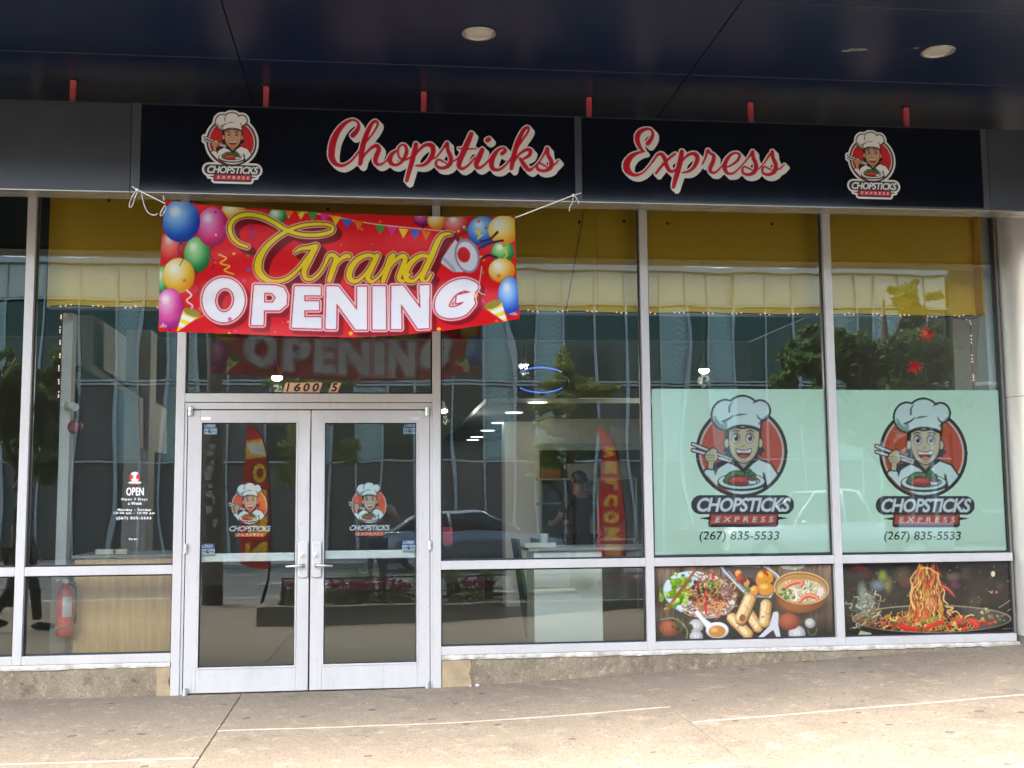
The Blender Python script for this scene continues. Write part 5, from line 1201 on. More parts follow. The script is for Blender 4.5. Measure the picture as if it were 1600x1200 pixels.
small('fire_alarm', 'round red alarm bell on the post in the left window', 'alarm', [('bell', MB().lathe((a.x, .5, a.z), [(.0, -.06), (.04, -.055), (.055, -.03), (.058, 0)], 18, 'y'), mat('alarm_red', (.20, .03, .03), .5), dict(smooth=True))], a)
# fire extinguisher
b = at(100, 995, .36); xe = b.x; ze = b.z; ye = .38
small('fire_extinguisher', 'red fire extinguisher with white label in the low left window', 'fire extinguisher', [
    ('cylinder', MB().lathe((xe, ye, ze), [(.045, 0), (.062, .012), (.064, .03), (.064, .31), (.055, .35), (.03, .38), (.02, .40)], 24), mat('extinguisher_red', (.60, .03, .04), .25), dict(smooth=True)),
    ('base_band', MB().lathe((xe, ye, ze), [(.0655, .06), (.0655, .075)], 24, caps=False), M['black']),
    ('label', MB().add([(xe+.0652*math.sin(a_), ye-.0652*math.cos(a_), ze+h_) for a_ in np.linspace(-.1, 1.0, 7) for h_ in (.15, .30)], [(2*k_, 2*k_+2, 2*k_+3, 2*k_+1) for k_ in range(6)]), mat('extinguisher_label', (.6, .62, .56), .5, col2=(.35, .37, .34), vscale=60)),
    ('valve', MB().box(xe-.02, xe+.02, ye-.02, ye+.02, ze+.40, ze+.43).tube([(xe, ye, ze+.43), (xe-.03, ye-.02, ze+.455), (xe-.08, ye-.03, ze+.47)], .010, 8).tube([(xe, ye, ze+.42), (xe-.04, ye-.02, ze+.425), (xe-.07, ye-.03, ze+.42)], .008, 8), M['steel']),
    ('gauge', MB().lathe((xe+.01, ye-.022, ze+.415), [(.016, 0), (.016, -.012), (.0, -.013)], 14, 'y'), M['steel']),
    ('hose', MB().tube([(xe+.02, ye-.02, ze+.42), (xe+.07, ye-.03, ze+.40), (xe+.082, ye-.03, ze+.30), (xe+.08, ye-.03, ze+.15), (xe+.074, ye-.03, ze+.09)], .011, 8), M['black'], dict(smooth=True)),
    ('seal_tag', MB().box(xe+.088, xe+.093, ye-.03, ye-.02, ze+.26, ze+.36), mat('green_tag', (.3, .5, .06), .5))], b)
# wooden counter
c0, c1 = at(117, 950, .5), at(262, 950, .5)
small('wooden_counter', 'oak plywood counter standing behind the low left window', 'counter', [
    ('front_board', MB().box(c0.x, -.066, .46, .49, .012, .985), M['ply']), ('side_board', MB().box(c0.x, c0.x+.02, .491, 1.2, .012, .985), M['ply']), ('top_board', MB().box(c0.x-.02, -.05, .44, 1.22, .986, 1.01), M['in_grey'])], (c0.x+.4, .5, 0))
for k, (x0, x1, y0, y1) in enumerate(((148, 177, 877, 890), (180, 198, 877, 890))):
    q0, q1 = at(x0, y1, .55), at(x1, y0, .55)
    small('carton', 'cream carton on the wooden counter, ' + ('the longer one' if k == 0 else 'the shorter one'), 'carton', [('box_body', MB().box(q0.x, q1.x, .55, .63, 1.011, max(1.05, q1.z)), mat('cream_card', (.55, .5, .36), .7), dict(bevel=.002, seg=1))], (q0.x, .55, 1.011))
# pendant lamps
m_glow = mat('lamp_glow', (1, 1, 1), .4, emit=(1, .97, .9), estr=9)
for k, (px, py, Y, lab) in enumerate(((433, 588, 3.2, 'lit glass pendant lamp above the left door'), (1100, 577, 3.2, 'lit glass pendant lamp above the mint poster'), (692, 640, 5.0, 'lit pendant lamp beside the right door jamb'), (490/3.53+680, 318/3.53+480, 4.2, 'small lit pendant lamp by the blue sign'))):
    c = at(px, py, Y)
    small('pendant_lamp', lab, 'lamp', [
        ('shade', MB().lathe(c, [(.010, .10), (.022, .08), (.036, .05), (.05, .02), (.052, -.005)], 18, caps=False), mat('clear_lamp_glass', (.22, .23, .22), .15), dict(smooth=True)),
        ('bulb', MB().ball((c.x, c.y, c.z-.012), (.055, .055, .034), 14, 8), m_glow, dict(smooth=True)),
        ('flex', MB().tube([(c.x, c.y, c.z+.10), (c.x+.01, c.y, (c.z+4.2)/2), (c.x, c.y, 4.268)], .005, 5), M['black'])], c, 'lit pendant lamps in the shop')
    ld = bpy.data.lights.new('pendant_light', 'POINT'); ld.energy = 3; ld.shadow_soft_size = .07; ld.color = (1, .95, .86)
    lo_ = bpy.data.objects.new('pendant_light', ld); COL.objects.link(lo_); lo_.location = (c.x, c.y-.0, c.z-.13)
# oval LED sign
c = at(845, 594, .16); rx = at(885, 594, .16).x-c.x; rz = rx*.56
mbd = MB()
for k in range(19):
    for s in (1, -1):
        u = -.78+1.56*k/18; mbd.ball((c.x+u*rx, .147, c.z+s*rz*.93*math.sqrt(max(0, 1-(u*.92)**2))-s*.008), .0052, 6, 4)
ring = [(c.x+rx*1.06*math.cos(t), .16, c.z+rz*1.06*math.sin(t)) for t in np.linspace(0, 2*math.pi, 49)]
small('led_sign', 'oval blue dotted light sign hanging inside the glass', 'light sign', [
    ('rim', MB().tube(ring, .009, 8, caps=False), M['black']), ('led_dots', mbd, mat('blue_led', (.1, .15, .6), .4, emit=(.10, .22, 1.0), estr=.25)),
    ('bracket', MB().box(c.x-rx, c.x+rx, .163, .168, c.z-.008, c.z+.008), M['black'])], c)
pts = [at(913, 330, .2), at(907, 360, .2), at(898, 410, .2), at(889, 460, .2), at(882, 500, .2), at(878, 540, .2), at(870, 577, .17)]
small('power_cable', 'thin dark cable hanging across the mustard bulkhead to the light sign', 'cable', [('cable_run', MB().tube(pts, .0036, 6), mat('brown_cable', (.07, .035, .015), .6), dict(smooth=True))], pts[0])
# red starburst decorations
m_star = mat('red_tinsel', (.55, .02, .03), .5, emit=(.7, .02, .05), estr=.03)
for (px, py, s, lab) in ((1447, 522, .085, 'upper red starburst ornament in the right window'), (1430, 574, .075, 'lower red starburst ornament in the right window')):
    c = at(px, py, 1.4); mb = MB()
    for k in range(60):
        v = Vector((random.gauss(0, 1), random.gauss(0, .6), random.gauss(0, 1))).normalized()*s*random.uniform(.6, 1.25); mb.tube([c, c+v*.6, c+v], [.004, .003, .001], 4)
    small('red_starburst', lab, 'ornament', [('spikes', mb, m_star)], c, 'red starbursts inside the right window')
# dropped ceiling with small lights, pale column, kitchen
q0, q1 = at(720, 686, 9), at(868, 600, 4.0)
zc = 2.46
small('dropped_ceiling', 'low dark ceiling with a row of lights in the middle window', 'ceiling', [('ceiling_board', MB().box(2.6, 5.6, 3.6, 11.3, zc, zc+.05), M['in_grey'])], (4, 7, zc))
for k, (px, py) in enumerate(((840, 629), (803, 645), (780, 661), (762, 673), (745, 683), (732, 692))):
    d = pix_ray(px, py); tt = (zc-.006-EYE.z)/d.z; c = EYE+d*tt
    if c.y > 11: c.y = 11.0
    small('ceiling_spot', 'flat lit ceiling light, number %s from the front of the row' % ['one', 'two', 'three', 'four', 'five', 'six'][k], 'ceiling light', [('disc', MB().lathe((c.x, c.y, zc-.004), [(.0, -.006), (.10, -.006), (.11, 0)], 16, caps=False), mat('spot_glow', (1, 1, 1), .5, emit=(1, .97, .9), estr=.25))], c, 'row of lights in the low ceiling')
q0, q1 = at(790, 850, 6.5), at(842, 650, 6.5)
small('pale_column', 'pale square column inside left of the kitchen', 'column', [('column_face', MB().box(q0.x, q1.x, 6.5, 6.9, 0, zc-.001), M['white_wall'])], (q0.x, 6.5, 0))
q0, q1 = at(840, 693, 6.0), at(1040, 622, 6.0)
small('extractor_hood', 'big pale kitchen hood at the back of the shop', 'extractor hood', [('hood_body', MB().prism([(q0.x, q0.z), (q1.x, q0.z), (q1.x, q1.z), (q0.x+.55, q1.z), (q0.x, q0.z+.25)], (6.0, 7.2)), mat('hood_steel', (.62, .62, .58), .5, .2)), ('lip', MB().box(q0.x-.01, q1.x+.01, 5.98, 6.04, q0.z-.09, q0.z-.001), M['steel'])], (q0.x, 6, q0.z))
z1, z2, z3 = at(900, 747, 6.2).z, at(900, 785, 6.2).z, .9
xa, xb = at(842, 747, 6.2).x, at(996, 747, 6.2).x
small('steel_rack', 'steel kitchen rack with shelves and pans under the hood', 'rack', [('shelf', MB().box(xa, xb, 6.2, 6.6, z1-.02, z1), M['steel']), ('shelf', MB().box(xa, xa+.75, 6.2, 6.6, z2-.02, z2), M['steel']), ('shelf', MB().box(xa, xb, 6.2, 6.7, z3-.03, z3), M['steel']),
    *[('upright', MB().box(x-.015, x+.015, 6.2, 6.23, .01, z1-.021), M['steel']) for x in (xa+.02, xa+.78, xb-.02)]], (xa, 6.2, 0))
for k, (x0, x1, y0, y1, zb, col, lab) in enumerate(((848, 876, 733, 747, z1, (.25, .04, .03), 'low red tray on the rack'), (890, 930, 724, 747, z1, (.30, .30, .26), 'grey carton on the rack'), (940, 985, 720, 747, z1, (.42, .42, .38), 'pale storage tub on the rack'), (850, 874, 765, 785, z2, (.02, .02, .02), 'black appliance on the lower rack shelf'), (925, 940, 752, 766, z3+.32, (.5, .5, .48), 'small framed notice behind the rack'))):
    w = at(x0, y1, 6.3), at(x1, y0, 6.3)
    if k == 4: small('notice_frame', lab, 'notice', [('frame_board', MB().box(w[0].x, w[1].x, 6.75, 6.77, w[0].z, w[1].z), mat('notice%d' % k, col, .5))], (w[0].x, 6.75, w[0].z))
    else: small('storage_box', lab, 'box', [('box_body', MB().box(w[0].x, w[1].x, 6.3, 6.5, zb+.001, zb+max(.06, w[1].z-w[0].z)), mat('box_colour%d' % k, col, .5), dict(bevel=.008, seg=1))], (w[0].x, 6.3, zb))
small('kitchen_wall', 'dark partition wall behind the kitchen rack', 'wall', [('wall_board', MB().box(xa-.1, 8.1, 7.3, 7.4, 0, zc), M['in_grey'])], (xa, 7.3, 0))
# counter by the glass
q0, q1 = at(834, 998, .55), at(939, 890, .55)
small('white_cabinet', 'white cabinet standing behind the low middle window', 'cabinet', [('cabinet_side', MB().box(q0.x, q1.x, .5, .95, .012, .99), M['in_white'], dict(bevel=.004, seg=1)), ('cabinet_top', MB().box(q0.x-.05, q1.x+.45, .46, 1.0, .991, 1.02), M['in_grey'], dict(bevel=.004, seg=1))], (q0.x, .5, 0))
q0, q1 = at(820, 869, .52), at(868, 863, .52)
small('paper_tray', 'cream paper tray on the white cabinet', 'tray', [('tray_base', MB().box(q0.x, q1.x, .5, .72, 1.021, 1.035), mat('cream_tray', (.62, .58, .42), .6)), ('tray_lip', MB().box(q0.x, q1.x, .5, .51, 1.0351, 1.06), mat('cream_tray_lip', (.62, .58, .42), .6))], (q0.x, .52, 1.02))
c = at(850, 848, .8)
small('paper_cup', 'white paper cup on the white cabinet', 'cup', [('cup_body', MB().lathe((c.x, .8, 1.021), [(.03, 0), (.038, .10), (.039, .102), (.034, .10)], 18), M['in_white'], dict(smooth=True))], (c.x, .8, 1.021))
c0, c1 = at(692, 852, .3), at(707, 824, .3)
small('red_notice', 'red card notice just right of the door jamb', 'notice', [('card', MB().box(c0.x, c1.x, .3, .304, c0.z, c1.z), mat('red_card', (.5, .03, .05), .5)), ('foot', MB().box(c0.x+.01, c1.x-.01, .28, .33, c0.z-.02, c0.z-.0005), M['black'])], c0)
c = at(838, 822, 2.6)
bd = MB()
for dx, sgn in ((-.06, 1), (.14, -1)):
    x0 = c.x+dx; bd.hexa([(x0, 2.6, .012), (x0+.03, 2.6, .012), (x0+.03, 3.1, .012), (x0, 3.1, .012), (x0-.14, 2.6, 1.02), (x0-.11, 2.6, 1.02), (x0-.11, 3.1, 1.02), (x0-.14, 3.1, 1.02)])
small('leaning_boards', 'two slanted glass boards leaning beside the pale column', 'board', [('boards', bd, mat('teal_board', (.10, .16, .16), .2))], (c.x, 2.6, .012))
# ------------------------------------------------------------------ the street behind the camera, seen in the glass
g = MB().box(-400, 400, -500, 300, -.75, -.62).build('ground', mat('far_ground', (.2, .2, .18), .9)); g['kind'] = 'structure'
rd = MB().box(-120, 120, -21.2, -9.72, -.5, -.27).build('road', mat('grey_asphalt', (.10, .10, .102), .85, var=.3, vscale=1.4, bump=.3, bscale=80, bdist=.004)); rd['kind'] = 'structure'
mk = mat('road_paint', (.62, .62, .58), .7, var=.3, vscale=6)
mb = MB()
for y, w in ((-12.2, .06), (-18.9, .06)): mb.box(-110, 110, y-w, y+w, -.2699, -.266)
for x in range(-100, 100, 9): mb.box(x, x+3, -15.65, -15.5, -.2699, -.266)
o = mb.build('road_marking', mk); o['kind'] = 'structure'
o = MB().box(-120, 120, -9.72, -9.56, -.4, -.128).build('kerb', mat('kerb_stone', (.36, .34, .31), .85, var=.2), bevel=.015); o['kind'] = 'structure'
o = MB().box(-120, 120, -21.36, -21.2, -.4, -.14).build('kerb', mat('kerb_stone_far', (.38, .36, .33), .85, var=.2), bevel=.015); o['kind'] = 'structure'
o = MB().box(-120, 120, -25.0, -21.36, -.4, -.145).build('pavement', mat('far_pavement', (.42, .39, .34), .9, var=.2, vscale=1)); o['kind'] = 'structure'
for x0, x1 in ((-120, -11.2), (15, 120)):
    o = MB().box(x0, x1, -9.56, 0, -.4, -.09 if x0 < 0 else .2).build('pavement', M['walk']); o['kind'] = 'structure'

# ---- office building over the road: panels hung on a frame
def frit_mat():
    m, nt, n, l, b = node_mat('fritted_glass')
    tc = n.new('ShaderNodeTexCoord'); sp = n.new('ShaderNodeSeparateXYZ'); l.new(tc.outputs['Object'], sp.inputs[0])
    def mth(op, a, c=None):
        x = n.new('ShaderNodeMath'); x.operation = op
        for i, v in enumerate((a, c)):
            if v is None: continue
            if isinstance(v, float): x.inputs[i].default_value = v
            else: l.new(v, x.inputs[i])
        return x.outputs[0]
    u = mth('MULTIPLY', sp.outputs[0], 5.2); zz = mth('PINGPONG', u, .5); w = mth('FRACT', mth('ADD', mth('MULTIPLY', sp.outputs[2], 5.5), mth('MULTIPLY', zz, 1.6)))
    mr = n.new('ShaderNodeMapRange'); mr.inputs['From Min'].default_value = .25; mr.inputs['From Max'].default_value = .6; l.new(mth('PINGPONG', w, .5), mr.inputs['Value'])
    mx = n.new('ShaderNodeMix'); mx.data_type = 'RGBA'; l.new(mr.outputs['Result'], mx.inputs['Factor'])
    mx.inputs[6].default_value = (.27, .42, .37, 1); mx.inputs[7].default_value = (.76, .90, .82, 1); l.new(mx.outputs[2], b.inputs['Base Color']); b.inputs['Roughness'].default_value = .25
    return m
M['frit'] = frit_mat()
M['pane'] = mat('office_glass', (.05, .085, .07), .10, .45, .5, var=.2, vscale=.3)
M['spandrel'] = mat('pale_top_glazing', (.66, .66, .56), .3, .2, .5, var=.15, vscale=.4)  # sky light on the top row is put into its pale colour
M['mull'] = mat('office_mullion', (.50, .54, .53), .5, .3)
M['stone'] = mat('brown_stone_base', (.15, .135, .115), .6, var=.3, vscale=.8)
M['tower'] = mat('dark_brown_stone', (.09, .075, .06), .7, var=.3, vscale=.6)
M['off_dark'] = mat('office_dark', (.03, .035, .035), .7)
ob = thing('office_building', 'long glass office block across the street with patterned panels', 'building', (3, -25.2, -.15))
PAT = [(.78, 'frit'), (.72, 'pane'), (.82, 'frit'), (1.02, 'pane'), (1.03, 'pane'), (1.03, 'pane')]
cols = []; x = 4.65-5.4*4
k = 0
while x < 19.2:
    w, kd = PAT[k % 6]; cols.append((x, min(x+w, 19.2), kd)); x += w; k += 1
ROWS = [(.0, 2.75, 'stone'), (2.77, 5.0, 'frit'), (5.14, 7.45, None), (7.53, 8.55, 'spandrel')]
meshes = {}
for x0, x1, kd in cols:
    for r, (z0, z1, force) in enumerate(ROWS):
        kind = force if force in ('stone',) else kd
        if force == 'spandrel': kind = 'spandrel'
        if r == 1 and kd == 'pane': kind = 'stone' if (x0 > 7.5 or x0 < -2) else 'pane'
        key = (round(x1-x0, 2), r, kind)
        if key not in meshes:
            me = MB().box(.03, x1-x0-.03, -.06, .0, z0+.03, z1-.03); o = me.build({'stone': 'stone_panel', 'frit': 'patterned_panel', 'pane': 'glass_panel', 'spandrel': 'top_panel'}[kind], M[kind], ob); meshes[key] = o
        else: o = meshes[key].copy(); COL.objects.link(o)
        o.location = (x0-3, .0, 0)
    MB().box(x0-.035-3, x0+.035-3, -.03, .09, .0, 8.55).build('mullion', M['mull'], ob)
for z in (2.72, 5.0, 5.10, 7.47, 8.55): MB().box(cols[0][0]-3, 16.2, -.02, .10 if z != 8.55 else .2, z, z+.055 if z != 8.55 else z+.16).build('floor_band', M['mull'], ob)
MB().box(cols[0][0]-3, 16.2, -9, -.07, 0, 8.6).build('office_core', M['off_dark'], ob)
ob2 = thing('stone_building', 'tall dark stone block across the street beyond the office corner', 'building', (19.35, -25.2, -.15))
MB().box(0, 34, -9, 0, 0, 17).build('wall', M['tower'], ob2)
for r_ in range(4):
    for i in range(9):
        wn_ = MB().box(1+3.4*i, 2.8+3.4*i, .005, .05, 1.2+4*r_, 3.2+4*r_).build('window', M['pane'], ob2)
        MB().box(.9+3.4*i, 2.9+3.4*i, .006, .12, 1.08+4*r_, 1.19+4*r_).build('sill', M['mull'], wn_)

# ---- trees
M['bark'] = mat('grey_brown_bark', (.12, .095, .07), .9, var=.35, vscale=12, bump=.6, bscale=30)
def leaf_mat(name, c1, c2):
    m = mat(name, c1, .55, 0, .35, col2=c2, vscale=2.6); nt = m.node_tree; n = nt.nodes; b = n['Principled BSDF']
    tl = n.new('ShaderNodeBsdfTranslucent'); mx = n.new('ShaderNodeMixShader'); mx.inputs['Fac'].default_value = .4
    nt.links.new(b.inputs['Base Color'].links[0].from_socket, tl.inputs['Color']); nt.links.new(b.outputs['BSDF'], mx.inputs[1]); nt.links.new(tl.outputs['BSDF'], mx.inputs[2]); nt.links.new(mx.outputs['Shader'], n['Material Output'].inputs['Surface'])
    return m
M['leaf_dark'] = leaf_mat('deep_green_leaves', (.19, .28, .085), (.09, .15, .045)); M['leaf_lime'] = leaf_mat('yellow_green_leaves', (.30, .34, .06), (.16, .21, .045)); M['leaf_mid'] = leaf_mat('mid_green_leaves', (.16, .24, .07), (.08, .13, .04))
def leaves(mb, rg, c, r, n, size):
    for k in range(n):
        v = rg.normal(0, 1, 3); v /= np.linalg.norm(v); p = np.array(c)+v*np.array(r)*rg.uniform(.25, 1)**.5
        a = rg.normal(0, 1, 3); a /= np.linalg.norm(a); b_ = np.cross(a, rg.normal(0, 1, 3)); b_ /= np.linalg.norm(b_)
        s = size*rg.uniform(.6, 1.3); mb.add([p-a*s, p+b_*s*.45, p+a*s, p-b_*s*.45], [(0, 1, 2, 3)])
def tree(label, loc, h, crowns, m, seed, size=.11, n=260, trunk_r=.08, group=None):
    rg = np.random.default_rng(seed); t = thing('street_tree', label, 'tree', loc, 0, group)
    tb = MB().tube([(0, 0, 0), (.03, .02, h*.4), (-.02, .0, h*.75), (.02, 0, h)], [trunk_r, trunk_r*.8, trunk_r*.55, trunk_r*.2], 10)
    for (x, y, z, rx, ry, rz) in crowns: tb.tube([(0, 0, max(.4, z-.9-.2*abs(x))), (x*.5, y*.5, z-.35), (x, y, z)], [trunk_r*.45, trunk_r*.3, .01], 6)
    tb.build('trunk', M['bark'], t, smooth=True)
    mb = MB()
    for (x, y, z, rx, ry, rz) in crowns:
        for k in range(7):
            q = (x+rg.uniform(-.6, .6)*rx, y+rg.uniform(-.6, .6)*ry, z+rg.uniform(-.6, .6)*rz); leaves(mb, rg, q, (rx*.5, ry*.5, rz*.42), n//9, size)
        for k in range(9):     # loose sprays round the rim
            v = rg.normal(0, 1, 3); v /= np.linalg.norm(v); q = (x+v[0]*rx*1.05, y+v[1]*ry, z+v[2]*rz*1.05); leaves(mb, rg, q, (rx*.22, ry*.22, rz*.16), n//28, size*.9)
    me = bpy.data.meshes.new('crown'); me.from_pydata(mb.v, [], mb.f); me.materials.append(m); link(bpy.data.objects.new('crown', me), t)
    return t
zs = -.15
def crown_px(lst, d, base):
    out = []
    for px, py, rx, rz in lst:
        p = mir(px, py, d); s = (8.75+d)/1788
        out.append((p.x-base[0], random.uniform(-.5, .5), p.z-base[2], rx*s, max(.5, rx*s*.8), rz*s))
    return out
b0 = (mir(1390, 700, 12).x, -12, -.27)
b0 = (b0[0], -9.3, -.12)
def tr(label, lst, d, px, m, seed, **k):
    bx = mir(px, 700, d).x; base = (bx, -d, -.27 if d > 9.7 else -.12); cr = crown_px(lst, d, base); top = max(c[2] for c in cr)
    return tree(label, base, top, cr, m, seed, group='trees mirrored in the windows', **k)
tr('large dense dark green tree mirrored in the right windows', [(1240, 580, 42, 40), (1300, 545, 45, 45), (1350, 560, 60, 60), (1400, 590, 60, 70), (1445, 545, 50, 60), (1440, 470, 34, 40), (1470, 620, 50, 60), (1380, 660, 70, 50), (1300, 640, 60, 50)], 9.2, 1390, M['leaf_dark'], 5, size=.075, n=1500, trunk_r=.13)
tr('slim yellow green young tree mirrored in the middle window', [(885, 570, 16, 26), (890, 605, 40, 22), (860, 632, 34, 16), (930, 615, 36, 12), (880, 660, 48, 22), (870, 700, 50, 22), (905, 665, 50, 16), (850, 735, 30, 18)], 9.3, 893, M['leaf_lime'], 8, size=.06, n=560, trunk_r=.05)
tr('leafy green tree mirrored at the left edge', [(20, 600, 40, 50), (60, 640, 40, 60), (85, 590, 22, 40), (30, 680, 50, 50), (70, 720, 30, 40), (-20, 640, 40, 60)], 9.2, 30, M['leaf_mid'], 12, size=.075, n=1100, trunk_r=.1)
tr('small lime tree mirrored in the left door', [(450, 590, 40, 18), (520, 600, 40, 14), (455, 730, 22, 30), (540, 705, 20, 20), (470, 690, 26, 22), (500, 650, 40, 26)], 22.8, 480, M['leaf_lime'], 15, size=.12, n=420, trunk_r=.08)

# ---- planter bed with rail, grasses and flowers
plt = thing('planter_bed', 'long low concrete planter bed at the edge of the pavement', 'planter', (4.6, -6.05, -.08))
MB().box(-4.55, 4.6, .70, .86, -.1, .25).box(-4.55, 4.6, -.86, -.70, -.1, .25).box(-4.55, -4.39, -.699, .699, -.1, .25).box(4.44, 4.6, -.699, .699, -.1, .25).build('planter_wall', mat('planter_concrete', (.22, .20, .165), .9, var=.25, vscale=3), plt, bevel=.012)
MB().box(-4.388, 4.438, -.699, .699, -.1, .2).build('soil', mat('dark_soil', (.04, .03, .022), .95, var=.4, vscale=20), plt)
rl = thing('planter_rail', 'low black metal rail round the planter bed', 'railing', (4.6, -5.32, .12))
for k in range(8):
    x = -4.3+1.23*k; MB().box(x-.012, x+.012, -.012, .012, 0, .38).build('post', M['black'], rl)
    if k < 7:
        MB().box(x+.013, x+1.217, -.01, .01, .36, .38).build('bar', M['black'], rl); MB().box(x+.013, x+1.217, -.008, .008, .20, .215).build('bar', M['black'], rl)
def grass_clump(label, x, y, h, w, m, seed, n=240):
    rg = np.random.default_rng(seed); t = thing('grass_clump', label, 'plant', (x, y, .12), 0, 'clumps of grass in the planter bed'); mb = MB()
    for k in range(n):
        a = rg.uniform(0, 6.28); r0 = rg.uniform(0, w*.25); lean = rg.uniform(.1, 1)*w; hh = h*rg.uniform(.6, 1.1); ca, sa = math.cos(a), math.sin(a)
        p = [(r0*ca+lean*f*f*ca, r0*sa+lean*f*f*sa, hh*(f-.28*f*f*f*(lean/w))) for f in (0, .35, .7, 1)]; wd = .007
        q = []
        for i, u in enumerate(p): ww = wd*(1-i/3.2); q += [(u[0]-sa*ww, u[1]+ca*ww, u[2]), (u[0]+sa*ww, u[1]-ca*ww, u[2])]
        mb.add(q, [(0, 1, 3, 2), (2, 3, 5, 4), (4, 5, 7, 6)])
    me = bpy.data.meshes.new('blades'); me.from_pydata(mb.v, [], mb.f); me.materials.append(m); link(bpy.data.objects.new('blades', me), t)
for k, (px, d, h, w, kind, lab) in enumerate(((560, 6.4, .58, .42, 'leaf_dark', 'dark grass clump mirrored in the right door'), (655, 6.2, .56, .22, 'leaf_lime', 'pale grass clump mirrored beside the right door hinge'), (708, 6.2, .62, .34, 'leaf_dark', 'dark grass clump mirrored right of the door jamb'), (762, 6.4, .60, .26, 'leaf_mid', 'mid green grass clump mirrored in the low middle window'), (815, 6.3, .62, .30, 'leaf_dark', 'dark arching grass clump mirrored beside the white cabinet'), (912, 6.6, .62, .40, 'leaf_dark', 'tall bushy grass clump mirrored above the middle rail'), (958, 6.4, .6, .28, 'leaf_dark', 'dark grass clump mirrored beside the red welcome flag'), (470, 6.3, .4, .24, 'leaf_mid', 'short grass clump mirrored in the left door'), (1060, 6.3, .55, .3, 'leaf_mid', 'grass clump hidden behind the food panel'), (1200, 6.3, .6, .3, 'leaf_dark', 'grass clump toward the far end of the planter'))):
    grass_clump(lab, mir(px, 900, d).x, -d, h*.92, w*1.15, M[kind], 30+k)
def flowers(label, px0, px1, d, n, seed):
    rg = np.random.default_rng(seed); x0, x1 = mir(px0, 930, d).x, mir(px1, 930, d).x; t = thing('flower_bed', label, 'flowers', ((x0+x1)/2, -d, .12), 0, 'pink flowers in the planter bed'); cx = (x0+x1)/2
    a, b_ = MB(), MB()
    for k in range(n):
        x, y, z = rg.uniform(x0, x1)-cx, rg.uniform(-.25, .3), rg.uniform(.12, .3)
        leaves(a, rg, (x, y, z-.1), (.06, .06, .06), 4, .05)
        for j in range(5):
            w = j*1.257; p = np.array((x, y, z)); u = np.array((math.cos(w), .3, math.sin(w)))*.028; v = np.array((-math.sin(w), 0, math.cos(w)))*.014; b_.add([p, p+u*.6+v, p+u, p+u*.6-v], [(0, 1, 2, 3)])
    for nm, q, m in (('flower_leaves', a, M['leaf_mid']), ('petals', b_, mat('pink_petals', (.62, .12, .30), .6))):
        me = bpy.data.meshes.new(nm); me.from_pydata(q.v, [], q.f); me.materials.append(m); o = link(bpy.data.objects.new(nm, me), t); o['kind'] = 'stuff'
flowers('pink flowers mirrored at the foot of the right door', 515, 640, 5.9, 150, 3); flowers('pink flowers mirrored beside the welcome flag', 938, 1010, 5.9, 90, 4); flowers('pink flowers mirrored right of the door jamb', 700, 760, 5.9, 50, 6); flowers('small pink flowers mirrored in the left door', 440, 470, 5.9, 30, 9)

# ---- feather flags
def flag(label, art, poly_pts, pole, d, name='feather_flag'):
    b = mir(*pole[0], d); t = thing(name, label, 'flag', (b.x, b.y, b.z), 0, 'feather flags in the planter bed'); L = Vector((b.x, b.y, b.z))
    o = art.mesh('flag_cloth', print_mat('flag_cloth_print', .6, .3, thin=.35), lambda X, Y: atn(X, Y, d+.11+.03*np.sin(Y/22.0)*np.clip((pole[1][0]-X)/40, -1, 1))*np.array((1, -1, 1))+np.array((0, .11, 0)), ink=.9)
    o.parent = t; o.matrix_parent_inverse = Matrix.Translation(-L)
    MB().tube([mir(x, y, d)-L for x, y in pole], .013, 8).build('pole', M['black'], t, smooth=True)
RED, YEL = rgb(196, 20, 34), rgb(242, 190, 40)
c = Canvas(368, 655, 432, 900, .9, 3)
body = c.poly(spline([(386, 664, 0), (398, 668, 0), (412, 685, 0), (420, 710, 0), (423, 750, 0), (421, 892, 0)], 8)[:, :2].tolist()+[(374, 880), (381, 760)])
c.put(body, RED); c.put(body & c.poly([(370, 684), (430, 690), (430, 718), (370, 712)]), YEL)
t_ = c.text('NOW', 388, 692, 415, 711, .1, .04); t_ = c.grow(t_, 1.0); c.put(np.fliplr(t_) if False else t_, rgb(230, 230, 226))
for k, ch in enumerate('OPEN'):
    y0 = 724+41*k; m1 = c.text(ch, 386-k*1.5, y0, 412, y0+31, 0, .05); c.put(c.grow(m1, 2.2), rgb(90, 16, 10)); c.put(m1, YEL)
